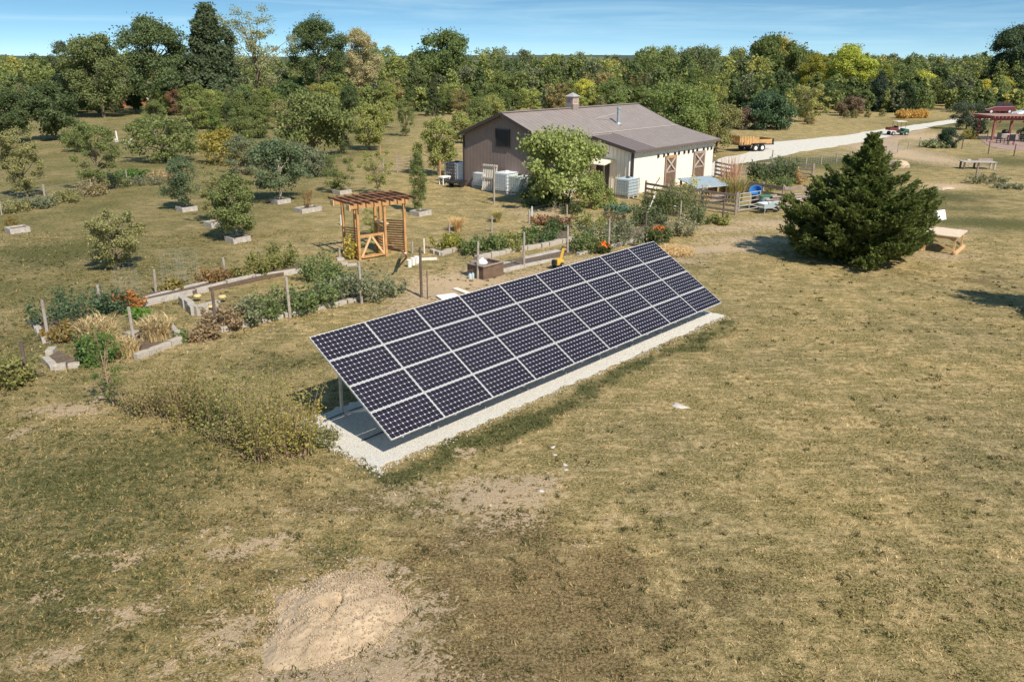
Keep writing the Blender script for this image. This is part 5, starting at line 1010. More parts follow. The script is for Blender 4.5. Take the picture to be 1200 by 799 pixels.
# bent wire tomato cages on the lawn side of the rear fence
for i, (px, py, r_, h, lb) in enumerate(((205, 318, .42, 1.2, 'tall round wire cage by the rear fence'), (222, 316, .4, 1.2, 'leaning round wire cage right of the tall one'), (150, 330, .4, 1.0, 'leftmost faint round wire cage on the lawn'))):
    p = G(px, py+14); mb = MB()
    for k in range(7): z = .05+h*k/6; mb.tube([(r_*math.cos(a*.5236), r_*math.sin(a*.5236), z) for a in range(13)], .002, 3, caps=False)
    for a in range(12): mb.tube([(r_*math.cos(a*.5236), r_*math.sin(a*.5236), 0), (r_*math.cos(a*.5236), r_*math.sin(a*.5236), h)], .002, 3, caps=False)
    tag(mb.build('wire_cage', mat('pale_wire', (.38, .38, .34), .5) if i == 0 else bpy.data.materials['pale_wire'], None, loc=p), lb, 'wire cage', 'round wire plant cages')

# rail fences of the corral
M_RAIL = mat('weathered_rail', (.27, .215, .18), .9, noise=.3, scale=5, bump=.4)
def rail_fence(label, posts, nr, h, m_=None, name='rail_fence', gap=None):
    P = [G(*p) for p in posts]; o = P[0]; t = thing(name, label, 'fence', (o.x, o.y, 0))
    for p in P: q = p-o; mb = MB(); mb.box((q.x, q.y, h*.54), (.13, .13, h*1.08)); mb.build('post', m_ or M_RAIL, t)
    for a, b in zip(P[:-1], P[1:]):
        a = a-o; b = b-o; d = (b-a).normalized(); off = Vector((d.y, -d.x, 0))*.08
        for k in range(nr): z = h*(k+.75)/nr; mb = MB(); mb.bar(a+off+Vector((0, 0, z)), b+off+Vector((0, 0, z)), .04, h/nr*.45); mb.build('rail', m_ or M_RAIL, t)
    return t
rail_fence('dark weathered rail fence running from the barn plants to the metal gate', [(756, 236), (782, 241), (822, 246), (862, 252)], 4, 1.15)
rail_fence('weathered rail fence right of the corral behind the cedar', [(867, 228), (893, 232), (917, 236), (945, 236), (975, 230)], 2, .9)
rail_fence('brown rail corral panel at the right corner of the barn', [(838, 207), (860, 212), (884, 213)], 4, 1.1, M_DBR2)
rail_fence('rail fence along the far side of the fenced plot', [(884, 205), (905, 204), (930, 206), (952, 208)], 3, .9)
g0 = G(865, 250); g1 = G(889, 246); d = g1-g0; gl = d.length; gt_ = thing('metal_gate', 'grey tubular metal farm gate between the rail fence and the woodpile', 'gate', g0, math.atan2(d.y, d.x)); mb = MB()
for k in range(5): z = .15+k*.23; mb.tube([(0, 0, z), (gl, 0, z)], .025, 6)
mb.build('tube_rails', M_GALV, gt_)
for x in (0, gl*.5, gl): mb = MB(); mb.tube([(x, 0, .1), (x, 0, 1.1)], .03, 6); mb.build('upright', M_GALV, gt_)
# small gate in the far orchard fence
g0 = G(466, 202); t = thing('field_gate', 'small dark wooden gate standing between the orchard trees and the barn', 'gate', g0, .1); mb = MB()
for k in range(5): mb.bar((0, 0, .15+k*.22), (1.0, 0, .15+k*.22), .03, .06)
mb.build('bars', M_DBR2, t)
for x, h in ((0, 1.3), (1.0, 1.1)): mb = MB(); mb.box((x, 0, h/2), (.1, .1, h)); mb.build('post', M_DBR2, t)
stake(449, 202, 184, .06, 'grey fence post left of the small dark gate', M_POST); stake(446, 186, 170, .05, 'thin orange-brown post farther left of the small gate', M_ORW)
# stacked wood right of the gate
t = thing('woodpile', 'grey weathered woodpile and logs behind the left side of the cedar', 'woodpile', G(912, 246), .35); rr_ = random.Random(4)
for k in range(34):
    x = rr_.uniform(-.7, 1.5); z = .08+.14*(k % 6); mb = MB(); a = rr_.uniform(-.25, .25); y = rr_.uniform(-.35, .35); l = rr_.uniform(.5, .9); mb.tube([(x-l/2*math.cos(a), y-l/2*math.sin(a), z), (x+l/2*math.cos(a), y+l/2*math.sin(a), z)], rr_.uniform(.05, .085), 7); mb.build('log', M_RAIL if k % 3 else M_GREYW, t)
# ------------------------------------------------------------------ things about the garden
M_BLUE = mat('blue_plastic', (.03, .15, .40), .4); M_GRN = mat('green_plastic', (.03, .14, .05), .5); M_GBLK = mat('black_plastic', (.02, .02, .022), .5); M_YEL = mat('yellow_paint', (.62, .38, .06), .4, coat=.3)
def lathe(mb, prof, n=14, c=(0, 0, 0), mi=0):
    vs = [(c[0]+r_*math.cos(2*math.pi*k/n), c[1]+r_*math.sin(2*math.pi*k/n), c[2]+z) for r_, z in prof for k in range(n)]
    fs = [(j*n+k, j*n+(k+1) % n, (j+1)*n+(k+1) % n, (j+1)*n+k) for j in range(len(prof)-1) for k in range(n)]+[tuple(range(n-1, -1, -1)), tuple(range((len(prof)-1)*n, len(prof)*n))]
    return mb.add(vs, fs, mi)
# square planter box with a plastic bag on it
P0 = G(569, 323); pb_ = thing('dark_planter_box', 'dark brown square wooden box on the bare soil behind the array', 'planter', P0, YAW)
mb = MB()
for s in (-1, 1): mb.box((0, s*.42, .26), (1.15, .05, .52)); mb.box((s*.55, 0, .26), (.05, .79, .52))
mb.build('box_sides', M_DBR, pb_, bevel=.006); mb = MB(); mb.box((0, 0, .21), (1.04, .78, .42)); mb.build('soil', M_SOIL, pb_)
mb = MB()
for s in (-1, 1): mb.box((0, s*.44, .54), (1.25, .1, .035)); mb.box((s*.57, 0, .54), (.1, .78, .035))
mb.build('rim', M_DBR2, pb_)
mb = MB(); lathe(mb, [(.02, 0), (.22, .01), (.25, .1), (.16, .2), (.06, .24), (.09, .28)], 11); o = mb.build('plastic_bag', mat('clear_white_plastic', (.72, .76, .80), .3), None, loc=P0+Vector((-.15, .1, .42)), smooth=True); o.scale = (1, .7, 1); tag(o, 'crumpled white plastic bag lying in the dark planter box', 'bag')
for i, (px, py) in enumerate(((551, 326.5), (554.5, 325.5))):
    mb = MB(); lathe(mb, [(.07, 0), (.075, .14), (.05, .17), (.05, .21)], 10); tag(mb.build('jug', mat('bluish_glass', (.45, .58, .66), .2), None, loc=G(px, py)), ['left', 'right'][i]+' of the two small bluish jugs at the foot of the dark planter box', 'jug', 'bluish jugs by the dark planter box')
for i, (px, py) in enumerate(((480, 313), (484.3, 310.8), (488.6, 309))):
    b_ = thing('bucket', ['leftmost', 'middle', 'rightmost'][i]+' of the three white buckets in front of the arbor', 'bucket', G(px, py), 0, 'white buckets in front of the arbor')
    mb = MB(); lathe(mb, [(.085, 0), (.105, .28), (.115, .29), (.115, .31), (.09, .31), (.085, .25)], 14); mb.build('pail', M_WHT, b_); mb = MB(); mb.tube([(.11*math.cos(a), .02, .29-.10*math.sin(a)) for a in [k*math.pi/8 for k in range(9)]], .005, 4); mb.build('handle', M_GALV, b_)
# yellow walk-behind machine behind the array
P0 = G(654, 314); t = thing('garden_tiller', 'yellow garden machine with raised handle half hidden behind the array', 'garden machine', P0, YAW+.2)
t.scale = (.72, .72, .72); mb = MB(); mb.box((0, 0, .34), (.75, .36, .22)); mb.box((-.1, 0, .50), (.4, .28, .12)); mb.build('housing', M_YEL, t, bevel=.03)
mb = MB(); mb.bar((.3, 0, .42), (.62, 0, 1.0), .12, .09); mb.bar((.62, 0, 1.0), (.9, 0, .92), .10, .07); mb.build('handle', M_YEL, t)
mb = MB(); mb.box((-.48, 0, .42), (.22, .26, .3)); mb.build('engine', M_GBLK, t, bevel=.02)
for s in (-1, 1): mb = MB(); mb.tube([(0, s*.2, .17), (0, s*.3, .17)], .17, 14); w_ = mb.build('wheel', M_GBLK, t); mb = MB(); mb.tube([(0, s*.3, .17), (0, s*.31, .17)], .08, 10); mb.build('rim', M_GALV, w_)
# pumpkins
for i, (px, py, s, lb) in enumerate(((643, 263, .16, 'pale orange gourd lying at the russet weeds'), (655, 254, .10, 'small pale gourd behind the red-brown bush'), (700, 268, .14, 'orange gourd among the mixed plants'), (232, 353, .15, 'yellow squash left of the young vine row'), (261, 354, .15, 'yellow squash on the plants right of the first squash'), (248, 365, .12, 'small orange pumpkin by the wooden post'))):
    mb = MB(); lathe(mb, [(s*.2, 0), (s*.9, s*.25), (s, s*.5), (s*.8, s*.85), (s*.25, s*.95)], 16); mb.v = [(x*(1+.07*math.cos(8*math.atan2(y, x))), y*(1+.07*math.cos(8*math.atan2(y, x))), z) for x, y, z in mb.v]; q = G(px, py); g_ = thing('gourd', lb, 'gourd', (q.x, q.y, .12 if py > 300 else 0), 0); mb.build('fruit', mat('gourd_skin', (.55, .42, .19), .6) if i == 0 else bpy.data.materials['gourd_skin'], g_, smooth=True); mb = MB(); mb.tube([(0, 0, s*.9), (.01, 0, s*1.2)], s*.1, 5); mb.build('stalk', M_BARK, g_)
# ------------------------------------------------------------------ water totes by the barn
M_TANK = mat('translucent_tank', (.66, .70, .74), .4, noise=.06, scale=3)
def tote(px, py, label, rz=BA, tank=None, s=1.0):
    t = thing('water_tote', label, 'water tank', G(px, py), rz, 'caged water totes around the barn'); t.scale = (s, s, s)
    mb = MB(); mb.box((0, 0, .70), (1.12, .94, 1.0)); mb.build('tank', tank or M_TANK, t, bevel=.07)
    mb = MB(); lathe(mb, [(.13, 0), (.13, .06), (.10, .07)], 12, (0, 0, 1.2)); mb.build('cap', M_GBLK if tank else M_WHT, t)
    mb = MB()
    for k in range(6):
        z = .22+k*.19
        for sx in (-1, 1): mb.box((sx*.59, 0, z), (.02, 1.02, .025)); mb.box((0, sx*.50, z), (1.16, .02, .025))
    for k in range(8): x = -.56+k*.16; mb.box((x, -.52, .70), (.02, .018, 1.0)); mb.box((x, .52, .70), (.02, .018, 1.0))
    for k in range(6): y = -.45+k*.18; mb.box((-.61, y, .70), (.018, .02, 1.0)); mb.box((.61, y, .70), (.018, .02, 1.0))
    mb.build('cage', M_GALV, t); mb = MB()
    for k in range(5): mb.box((0, -.42+k*.21, .135), (1.15, .13, .03))
    for x in (-.5, 0, .5): mb.box((x, 0, .06), (.12, .98, .118))
    mb.build('pallet', M_GREYW, t); return t
tote(549, 215.5, 'caged white water tote left of the leaning pallet, dark cover slipping off it', s=1.18)
tote(536, 213, 'dark covered water tote at the far left barn corner', tank=mat('dark_cover', (.16, .12, .13), .6), s=1.12)
tote(566, 220, 'small shaded water tote partly behind the leaning pallet', s=.85); tote(594, 226.5, 'whitish caged water tote right of the leaning pallet', s=1.12); tote(609, 228, 'water tote half hidden by the large barn tree', s=1.0, tank=mat('pale_green_tank', (.5, .56, .5), .4)); tote(734.5, 231.5, 'bluish caged water tote at the corner of the lean-to', s=1.0, tank=mat('bluish_tank', (.45, .56, .62), .35))
t = thing('dark_cart', 'low dark trailer frame standing under the covered totes', 'cart', G(534, 219), BA); mb = MB(); mb.box((0, 0, .35), (1.3, .8, .1)); mb.build('bed', M_GBLK, t)
for s in (-1, 1): mb = MB(); mb.tube([(.1, s*.45, .25), (.1, s*.55, .25)], .25, 14); mb.build('wheel', M_GBLK, t)
# leaning pallet
p = G(573, 224.5); H_ = HG(p, 193); t = thing('wooden_pallet', 'pale wooden pallet standing on end against the barn wall', 'pallet', p, BA+R(90)+R(8)); rxx = R(-8); 
mb = MB()
for k in range(7): mb.box((-.5+k*.167, 0, H_/2), (.10, .02, H_))
mb.build('slats', M_PALE, t); mb = MB()
for z in (.08, H_*.5, H_-.08): mb = MB(); mb.box((0, .06, z), (1.08, .09, .09)); mb.build('stringer', M_GREYW, t)
t.rotation_euler[0] = R(6)
# white garden table by the barn corner, clutter along the wall
t = thing('white_stand', 'small white stand on the grass at the far left barn corner', 'stand', G(521, 216), BA); mb = MB(); mb.box((0, 0, .50), (.75, .5, .1)); mb.build('top', M_WHT, t, bevel=.02)
for sx in (-.3, .3):
    for sy in (-.18, .18): mb = MB(); mb.box((sx, sy, .225), (.06, .06, .45)); mb.build('leg', M_WHT, t)
for i, (px, py, w, h, m_, lb) in enumerate(((555.5, 219, .3, .45, M_PALE, 'cream jug standing under the left white tote'), (583, 226, .28, .22, M_WHT, 'white tub at the right foot of the pallet'), (600, 230, .4, .15, M_BLOCK, 'pale block under the right white tote'), (784, 245, .4, .2, M_WHT, 'white scrap panel among the plants before the barn'), (777, 243, .35, .3, M_WHT, 'second white scrap panel left of the first'))):
    mb = MB(); lathe(mb, [(w*.5, 0), (w*.55, h*.7), (w*.35, h*.9), (w*.2, h)], 10) if i < 2 else mb.box((0, 0, h/2), (w*2, w, h), 0); tag(mb.build(['jug', 'tub', 'concrete_block', 'scrap_panel', 'scrap_panel'][i], m_, None, loc=G(px, py), rz=.5, bevel=.01), lb, ['jug', 'tub', 'block', 'panel', 'panel'][i])
# coop with a tin roof
P0 = G(836, 236); t = thing('tin_roofed_coop', 'small reddish brown coop with a pale blue-grey tin roof at the barn front', 'coop', P0, BA-R(18))
mb = MB(); mb.box((-.85, .3, .5), (1.7, 1.1, 1.0)); mb.build('walls', mat('red_brown_boards', (.22, .085, .05), .8, noise=.3, scale=5), t)
mb = MB(); vs = [(-2.1, -.75, 1.0), (.45, -.75, 1.0), (.45, .95, 1.35), (-2.1, .95, 1.35)]; mb.add(vs+[(x, y, z+.04) for x, y, z in vs], [(3, 2, 1, 0), (4, 5, 6, 7), (0, 1, 5, 4), (1, 2, 6, 5), (2, 3, 7, 6), (3, 0, 4, 7)])
for k in range(12): x = -2.0+k*.21; mb.bar((x, -.75, 1.05), (x, .95, 1.40), .03, .03)
mb.build('roof', mat('tin_roof', (.55, .62, .66), .35, metal=.4), t)
for x, y, h in ((-1.95, -.6, 1.0), (.3, -.6, 1.02), (.3, .8, 1.3), (-1.95, .8, 1.3)): mb = MB(); mb.box((x, y, h/2), (.1, .1, h)); mb.build('post', M_POSTD, t)
mb = MB(); mb.bar((-1.9, -.62, .45), (.25, -.62, .45), .03, .14); mb.bar((-1.9, -.62, .2), (.25, -.62, .2), .03, .14); mb.build('rail', M_RAIL, t)
# leaning poles on the barn front
for (a, b, c, d_, lb) in ((764, 236, 776, 205, 'long thin pale pole leaning on the cream barn wall'), (758, 252, 768, 232, 'short pale plank propped among the plants before the barn'), (815, 203, 838, 183, 'pole leaning across the right X-braced door')):
    p = G(a, b); q = loc(c, d_, y=YL-.18); q = BO+u_*q.x-n_*q.y+Vector((0, 0, q.z)); board((p.x, p.y, .02) if c != 768 else (p.x, p.y, .02), tuple(q) if c != 768 else tuple(G(768, 244)+Vector((0, 0, .9))), .06, .06, 'leaning_pole', lb, M_PALE, cat='pole')
# blue bin + wheelbarrow cluster
t = thing('water_barrel', 'grey barrel with a bright blue tub on it behind the metal gate', 'barrel', G(895, 246), 0); mb = MB(); lathe(mb, [(.28, 0), (.31, .2), (.31, .55), (.28, .75)], 14); mb.build('barrel', mat('grey_plastic', (.25, .28, .30), .5), t)
mb = MB(); lathe(mb, [(.2, 0), (.33, .3), (.36, .31), (.31, .3), (.2, .06)], 14); tb = mb.build('blue_tub', M_BLUE, None, loc=G(889, 246)+Vector((-.1, .5, .86)), rz=0); tb.rotation_euler = (R(38), R(-20), 0); tag(tb, 'bright blue tub tipped on its side above the green planter', 'tub')
mb = MB(); mb.box((0, 0, .43), (.5, .4, .86)); tag(mb.build('wooden_crate', M_DBR, None, loc=G(888.5, 245)+Vector((0, .45, 0)), bevel=.01), 'dark crate carrying the bright blue tub', 'crate')
mb = MB(); mb.box((0, 0, .80), (.7, .45, .12)); tag(mb.build('green_planter', M_GRN, None, loc=G(895, 246), bevel=.03), 'green plastic trough lying across the grey barrel', 'trough')
t = thing('wheelbarrow', 'pale blue-white wheelbarrow tray behind the metal gate', 'wheelbarrow', G(897, 250), .4); mb = MB(); mb.add([(-.3, -.22, .3), (.35, -.22, .3), (.35, .22, .3), (-.3, .22, .3), (-.42, -.34, .58), (.6, -.34, .58), (.6, .34, .58), (-.42, .34, .58)], [(3, 2, 1, 0), (0, 1, 5, 4), (1, 2, 6, 5), (2, 3, 7, 6), (3, 0, 4, 7)]); mb.build('tray', mat('pale_blue_tray', (.5, .6, .66), .4), t)
mb = MB(); mb.tube([(.7, -.03, .17), (.7, .03, .17)], .17, 14); mb.build('wheel', M_GBLK, t)
for s in (-1, 1): mb = MB(); mb.bar((.75, s*.1, .18), (-.95, s*.28, .5), .035, .035); mb.bar((-.25, s*.24, .3), (-.3, s*.26, .0), .03, .03); mb.build('handle', M_GREYW, t)
# ------------------------------------------------------------------ wooden A-frame nesting table at right
P0 = G(1105, 291.5); t = thing('slatted_work_table', 'pale timber table with a sloping top and skids, right of the cedar', 'table', P0, R(52))
hT = HG(P0, 272)
mb = MB(); 
for k in range(8): mb.box((-1.0+k*.235, 0, hT+.03), (.225, 1.5, .04))
mb.build('top', mat('pinkish_pine', (.66, .52, .38), .7, noise=.12, scale=5), t)
for x in (-.95, .65):
    for y in (-.6, .6): mb = MB(); mb.box((x, y, hT/2), (.08, .08, hT)); mb.build('leg', M_PINE, t)
for y in (-.62, .62): mb = MB(); mb.box((-.15, y*1.12, .07), (2.1, .1, .12)); mb.build('skid', M_PINE, t)
for x in (.72, -1.0): mb = MB(); mb.bar((x, -.62, .12), (x, .62, hT-.05), .04, .09); mb.box((x, 0, hT-.06), (.05, 1.2, .1)); mb.build('brace', M_PINE, t)
mb = MB(); mb.box((0, 0, .03), (.5, .4, .06)); sh_ = mb.build('white_slab', M_WHT, None, loc=G(1094, 266)+Vector((0, 0, .55)), rz=.6, bevel=.01); tag(sh_, 'white panel leaning behind the pale timber table', 'panel'); sh_.scale = (1.3, 1.3, 6); sh_.rotation_euler = (R(70), 0, .5)
# ------------------------------------------------------------------ bench and weeds on the right lawn
P0 = G(1145, 198); t = thing('low_bench', 'low weathered plank bench on the right lawn', 'bench', P0, -.08); mb = MB()
for k in range(4): mb.box((0, -.35+k*.24, .55), (2.5, .2, .05))
mb.build('seat', M_GREYW, t)
for x in (-1.15, -.1, 1.15):
    for y in (-.35, .35): mb = MB(); mb.box((x, y, .265), (.12, .1, .52)); mb.build('leg', M_DBR if x < 0 else M_GREYW, t)
mb = MB(); mb.box((.7, .45, .68), (1.1, .05, .2)); mb.build('backboard', M_DBR2, t)
wp = G(1143, 214); pscatter('weed_patch', 'straggly grey weeds around the old posts on the right lawn', 'weeds', 1155, 215, 203, 44, 40, 30, (.16, .16, .08), .08, dp=1.0)
stake(1142.5, 214, 195, .06, 'old leaning brown post in the straggly weeds', M_RAIL); stake(1164, 213, 203, .04, 'thin tilted stick right of the old brown post', M_RAIL)
pscatter('weed_patch', 'low pale weeds right of the straggly patch', 'weeds', 1182, 221, 214, 34, 36, 30, (.18, .18, .10), .08, dp=.8)
# dark tree shadow at the right edge is cast by a tree just outside the frame
P0 = G(1262, 372); tree('round_tree', 'tree just past the right edge whose shadow falls into the lawn', 'tree', (P0.x, P0.y, 0), 3.6, 3.0, 'bush', (.06, .09, .03), dens=1.2)
# ------------------------------------------------------------------ trailer on the driveway
P0 = G(878, 176.5); t = thing('utility_trailer', 'orange-brown stake-sided utility trailer parked on the driveway behind the barn', 'trailer', P0, R(24))
M_TOR = mat('orange_trailer', (.48, .28, .11), .6, noise=.18, scale=4); TL_ = 3.6; TWd = 1.7
mb = MB(); mb.box((0, 0, .62), (TL_, TWd, .08)); mb.build('deck', M_DBR, t)
for s in (-1, 1): mb = MB(); mb.box((.3, s*(TWd/2-.03), .86), (TL_-.6, .05, .38)); mb.build('side', M_TOR, t)
mb = MB()
for k in range(8): mb.box((-TL_/2, -TWd/2+.12+k*.21, 1.05), (.05, .13, .85))
mb.box((-TL_/2+.05, 0, .8), (.04, TWd, .08)); mb.box((-TL_/2+.05, 0, 1.3), (.04, TWd, .08)); mb.build('ramp_gate', M_TOR, t)
mb = MB()
for k in range(5): mb.box((-TL_/2+.2+k*.3, -TWd/2-.01, 1.02), (.13, .04, .75))
mb.build('stake_side', M_TOR, t)
mb = MB(); mb.box((TL_/2, 0, .9), (.05, TWd, .45)); mb.build('headboard', M_TOR, t)
mb = MB(); mb.bar((TL_/2, 0, .5), (TL_/2+1.0, 0, .48), .1, .1); mb.box((TL_/2+.9, 0, .75), (.12, .12, .5)); mb.build('drawbar', M_GBLK, t)
for s in (-1, 1):
    for x in (-.15, .6): mb = MB(); mb.tube([(x, s*(TWd/2+.03), .33), (x, s*(TWd/2+.22), .33)], .33, 18); w_ = mb.build('wheel', M_GBLK, t); mb = MB(); mb.tube([(x, s*(TWd/2+.22), .33), (x, s*(TWd/2+.235), .33)], .17, 12); mb.build('rim', M_WHT, w_)
    mb = MB(); mb.box((.22, s*(TWd/2+.13), .72), (1.5, .24, .04)); mb.build('fender', M_GBLK, t)
# ------------------------------------------------------------------ utility cart
P0 = G(1051, 158.5); t = thing('utility_cart', 'small utility cart with a tan canopy, red bed and green nose on the driveway', 'utility cart', P0, R(8)); t.scale = (.78, .78, .78)
mb = MB(); mb.extr([(.2, .3), (1.35, .3), (1.5, .5), (1.4, .85), (.75, .95), (.6, .55), (.2, .5)], -.6, .6); mb.build('nose', mat('dark_green_paint', (.03, .10, .06), .4, coat=.4), t, bevel=.03)
mb = MB(); mb.box((-.9, 0, .78), (1.3, 1.25, .1)); 
for s in (-1, 1): mb.box((-.9, s*.6, .95), (1.3, .05, .3))
mb.box((-1.53, 0, .95), (.05, 1.15, .3)); mb.build('cargo_bed', mat('red_paint', (.16, .03, .03), .4, coat=.3), t)
mb = MB(); mb.box((-.1, 0, .72), (.5, 1.1, .2)); mb.box((-.3, 0, 1.05), (.12, 1.1, .5)); mb.build('seat', M_GBLK, t, bevel=.04)
mb = MB(); mb.box((.15, 0, 1.92), (1.5, 1.3, .07)); mb.build('canopy', M_PALE, t, bevel=.02)
for x, y in ((-.5, -.55), (-.5, .55), (.8, -.55), (.8, .55)): mb = MB(); mb.tube([(x, y, .6), (x*.98, y, 1.9)], .025, 6); mb.build('roof_post', M_GBLK, t)
for x in (-.95, 1.05):
    for s in (-1, 1): mb = MB(); mb.tube([(x, s*.48, .28), (x, s*.68, .28)], .28, 16); w_ = mb.build('wheel', M_GBLK, t); mb = MB(); mb.tube([(x, s*.68, .28), (x, s*.69, .28)], .14, 10); mb.build('rim', M_GALV, w_)
for s in (-1, 1): mb = MB(); mb.tube([(1.44, s*.4, .68), (1.48, s*.4, .68)], .09, 10); mb.build('headlight', M_WHT, t)
# ------------------------------------------------------------------ pergola, patio, vehicles at the right edge
MR = mat('barn_red_wood', (.24, .075, .06), .75, noise=.2, scale=4)
PA = [G(1146, 163), G(1222, 158), G(1250, 170), G(1190, 176), G(1165, 168)]; mb = MB(); mb.prism([(p.x, p.y) for p in ([G(*q) for q in ccw([(1148, 163), (1160, 172), (1180, 176), (1240, 178), (1240, 158), (1190, 156)])])], -.05, .02); struct(mb.build('patio', mat('brick_patio', (.33, .21, .17), .9, noise=.3, scale=3)))
P0 = G(1161, 165); P1 = G(1202, 165.0); d = P1-P0; Lp = d.length; hp = HG(P0, 141); t = thing('pergola', 'dark red timber pergola over the brick patio at the right edge', 'pergola', P0, math.atan2(d.y, d.x)); print('pergola', Lp, hp)
for x in (.1, Lp-.1):
    for y in (0, 2.8): mb = MB(); mb.box((x, y, hp/2), (.2, .2, hp)); mb.build('post', MR, t)
    mb = MB(); mb.bar((x, 0, hp-.7), (x+(.6 if x < 1 else -.6), 0, hp-.1), .1, .1); mb.build('knee_brace', MR, t)
for y in (-.1, 2.9): mb = MB(); mb.box((Lp/2, y, hp+.1), (Lp+1.0, .12, .28)); mb.build('beam', MR, t)
for k in range(12): x = -.3+k*(Lp+.6)/11; mb = MB(); mb.box((x, 1.4, hp+.33), (.1, 3.9, .18)); mb.build('rafter', MR, t)
mb = MB()
for k in range(16): mb.box((Lp/2, -.45+k*.25, hp+.45), (Lp+.9, .14, .05))
mb.build('slats', mat('pinkish_weathered_slats', (.34, .20, .17), .8), t)
# patio furniture
for i, (px, py, lb) in enumerate(((1176, 164, 'black kettle grill under the pergola'),)):
    t = thing('grill', lb, 'grill', G(px, py), 0); mb = MB(); lathe(mb, [(.1, .55), (.3, .7), (.33, .85), (.28, 1.0), (.05, 1.08)], 14); mb.build('bowl', M_GBLK, t)
    for k in range(3): a = k*2.09; mb = MB(); mb.tube([(.35*math.cos(a), .35*math.sin(a), 0), (.15*math.cos(a), .15*math.sin(a), .62)], .02, 5); mb.build('leg', M_GALV, t)
def patio_chair(px, py, rz, lb):
    t = thing('patio_chair', lb, 'chair', G(px, py), rz, 'dark patio chairs'); mb = MB(); mb.box((0, 0, .43), (.55, .55, .06)); mb.build('seat', M_GBLK, t); mb = MB(); mb.box((0, .27, .75), (.55, .05, .6)); mb.build('backrest', M_GBLK, t)
    for x in (-.24, .24):
        for y in (-.24, .24): mb = MB(); mb.box((x, y, .2), (.05, .05, .4)); mb.build('leg', M_GBLK, t)
patio_chair(1172, 168, .3, 'dark patio chair left of the patio table'); patio_chair(1184, 170, 2.8, 'dark patio chair nearest the wire fence')
t = thing('patio_table', 'pale patio table between the dark chairs', 'table', G(1180, 166), 0); mb = MB(); lathe(mb, [(.5, .70), (.52, .74), (.5, .75)], 20); mb.build('tabletop', M_PALE, t); mb = MB(); mb.tube([(0, 0, 0), (0, 0, .71)], .05, 8); lathe(mb, [(.28, 0), (.26, .04)], 14); mb.build('pedestal', M_GBLK, t)
def car(px, py, rz, label, paint, L_=4.6, name='parked_car', van=False):
    t = thing(name, label, 'car', G(px, py), rz); hw = .88; H1, H2 = 1.08, 1.56
    prof = [(-L_/2, .35), (-L_/2, .75), (-L_/2+.15, H1+.05), (L_/2-1.3, H1), (L_/2-.15, .75), (L_/2, .6), (L_/2, .35)]
    mb = MB(); mb.extr(prof, -hw, hw); mb.build('body', paint, t, bevel=.08)
    mb = MB(); a = [(-L_/2+.25, H1), (-L_/2+.55, H2), (L_/2-2.2, H2+.02), (L_/2-1.35, H1-.02)]; yi = hw-.16
    vs = [(x, s*(hw-.04 if z < 1 else yi), z) for s in (-1, 1) for x, z in a]; mb.add(vs, [(3, 2, 1, 0), (4, 5, 6, 7), (0, 1, 5, 4), (1, 2, 6, 5), (2, 3, 7, 6), (3, 0, 4, 7)]); mb.build('windows', mat('car_glass', (.03, .035, .04), .12) if 'car_glass' not in bpy.data.materials else bpy.data.materials['car_glass'], t)
    mb = MB(); mb.add([(-L_/2+.50, -yi-.02, H2), (-L_/2+.50, yi+.02, H2), (L_/2-2.15, yi+.02, H2+.02), (L_/2-2.15, -yi-.02, H2+.02), (-L_/2+.6, -yi+.1, H2+.07), (-L_/2+.6, yi-.1, H2+.07), (L_/2-2.3, yi-.1, H2+.07), (L_/2-2.3, -yi+.1, H2+.07)], [(3, 2, 1, 0), (4, 5, 6, 7), (0, 1, 5, 4), (1, 2, 6, 5), (2, 3, 7, 6), (3, 0, 4, 7)]); mb.build('roof', paint, t)
    for s in (-1, 1):
        mb = MB(); mb.bar((-.35, s*(hw-.08), H1), (-.45, s*(yi+.01), H2), .07, .07); mb.build('pillar', paint, t)
        for x in (-L_/2+.85, L_/2-.85): mb = MB(); mb.tube([(x, s*(hw-.2), .33), (x, s*(hw+.02), .33)], .33, 18); w_ = mb.build('wheel', M_GBLK, t); mb = MB(); mb.tube([(x, s*(hw+.02), .33), (x, s*(hw+.03), .33)], .2, 12); mb.build('rim', M_GALV, w_)
        mb = MB(); mb.box((L_/2-.04, s*.62, .68), (.1, .3, .14)); mb.build('headlight', M_WHT, t); mb = MB(); mb.box((-L_/2+.0, s*.68, .78), (.06, .25, .18)); mb.build('tail_light', mat('red_lens', (.4, .02, .02), .3) if 'red_lens' not in bpy.data.materials else bpy.data.materials['red_lens'], t)
    return t
car(1168, 133, R(182), 'dark red car parked beyond the pergola', mat('maroon_paint', (.11, .012, .022), .3, coat=.8)); car(1206, 138.5, R(180), 'white pickup-like car cut by the right edge of the photo', mat('white_car_paint', (.75, .77, .78), .3, coat=.6), name='parked_car')
# pile of white things on the far left meadow
t = thing('rubble_heap', 'small heap of pale rubble far out on the left meadow', 'rubble', G(144, 167), 0); rr_ = random.Random(7)
mb = MB()
for k in range(16): mb.box((rr_.uniform(-.9, .9), rr_.uniform(-.4, .4), rr_.uniform(.05, .35)), (rr_.uniform(.15, .4), rr_.uniform(.15, .3), rr_.uniform(.1, .3)), rr_.uniform(0, 3))
mb.build('rubble', M_STONE, t)
mb = MB(); mb.tube([(-.5, 0, 0), (-.55, 0, 1.1)], .07, 6); mb.build('upright_pipe', M_WHT, t)
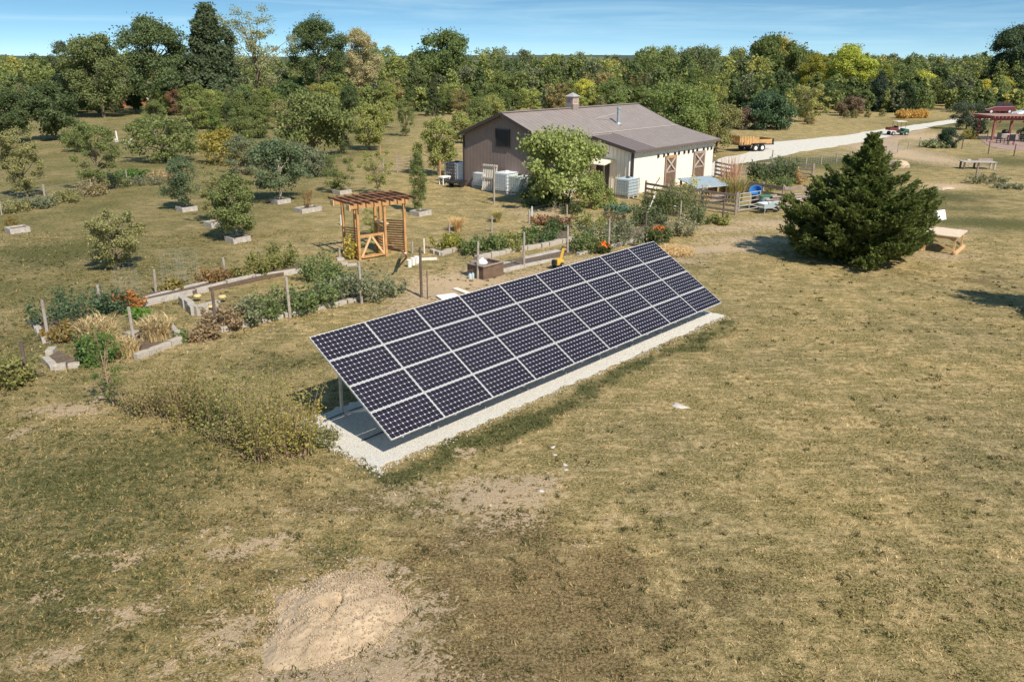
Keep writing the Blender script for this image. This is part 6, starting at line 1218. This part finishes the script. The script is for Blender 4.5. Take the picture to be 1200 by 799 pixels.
# far farmhouse glimpse between the left trees
P0 = G(152, 124); t = thing('farmhouse', 'distant house with brick-red wall glimpsed between the left skyline trees', 'house', P0, .5); mb = MB(); mb.box((0, 0, 1.6), (9, 6, 3.2)); mb.build('wall', mat('brick_red', (.32, .11, .07), .8), t); mb = MB(); mb.extr([(-4.8, 3.2), (0, 5.4), (4.8, 3.2)], -3.3, 3.3); mb.build('roof', M_ROOF, t)
for x in (-2.5, 2.5): mb = MB(); mb.box((x, -3.02, 1.7), (1.1, .06, 1.3)); mb.build('window', M_WHT, t)
# hay wagon glimpse / fence posts along the far left meadow
wire_fence('wire_fence', 'sagging wire fence with thin posts through the weedy strip', [(2, 252, 236), (54, 240, 216), (108, 230, 210), (150, 217, 200)], 1.0, step=.6, thick=.08, wr=.006)
# ------------------------------------------------------------------ coarser grass clumps and weeds dotted over the worn turf
def clumps():
    rr = np.random.RandomState(31); n = 9000; y = 8.3+26*rr.rand(n)**1.35; x = rr.uniform(-1, 1, n)*(.66*y+2)
    s, g, b = masks(x, y); a_ = (x-AO.x)*AU.x+(y-AO.y)*AU.y; b_ = (x-AO.x)*AN.x+(y-AO.y)*AN.y
    pad_ = (a_ > -.6) & (a_ < 14.6) & (b_ > -.6) & (b_ < 2.95); pr = np.clip(.05+.75*g+.35*b+1.6*np.maximum(0, fbm(x*.8+7, y*.8, 3)-.52)+.25*s, 0, 1); k = (~pad_) & (rr.rand(n) < pr)
    x, y, s, g, b = x[k], y[k], s[k], g[k], b[k]; m_ = len(x); nb = 16; R_ = lambda v: np.repeat(v, nb); sz = rr.uniform(.5, 1.5, m_)
    bx = R_(x)+rr.normal(0, 1, m_*nb)*.035*R_(sz); by = R_(y)+rr.normal(0, 1, m_*nb)*.035*R_(sz); N_ = len(bx); h = rr.uniform(.03, .075, N_)*R_(sz); w = rr.uniform(.004, .010, N_)*(1+R_(y)/22); an = rr.rand(N_)*6.283; ld = rr.rand(N_)*6.283; ln = h*rr.uniform(.2, 1.3, N_)
    z0 = (fbm(bx*.35, by*.35, 3)-.5)*.07*np.exp(-np.maximum(0, by-30)/14)*np.clip(np.maximum(np.abs((bx-AO.x)*AN.x+(by-AO.y)*AN.y-1.3)-1.6, 0), 0, 1)-.004
    V = np.zeros((N_, 3, 3)); V[:, 0] = np.stack([bx-np.cos(an)*w, by-np.sin(an)*w, z0], 1); V[:, 1] = np.stack([bx+np.cos(an)*w, by+np.sin(an)*w, z0], 1); V[:, 2] = np.stack([bx+np.cos(ld)*ln, by+np.sin(ld)*ln, z0+h], 1)
    gc = np.where(rr.rand(m_) < .55+.4*g, 1.3, .1); me = np_mesh('grass_clumps', V.reshape(-1, 3), np.arange(N_*3).reshape(-1, 3), 3, [mgb])
    for nme, a in (('soil', s*0), ('green', gc), ('brown', b*.3)): setattr_f(me, nme, np.repeat(R_(a), 3))
    setattr_f(me, 'rnd', np.repeat(rr.rand(N_)*.6, 3)); o = bpy.data.objects.new('grass_clumps', me); COL.objects.link(o); tag(o, 'coarse darker grass clumps and weeds scattered through the worn lawn', 'grass', kind='stuff')
clumps()
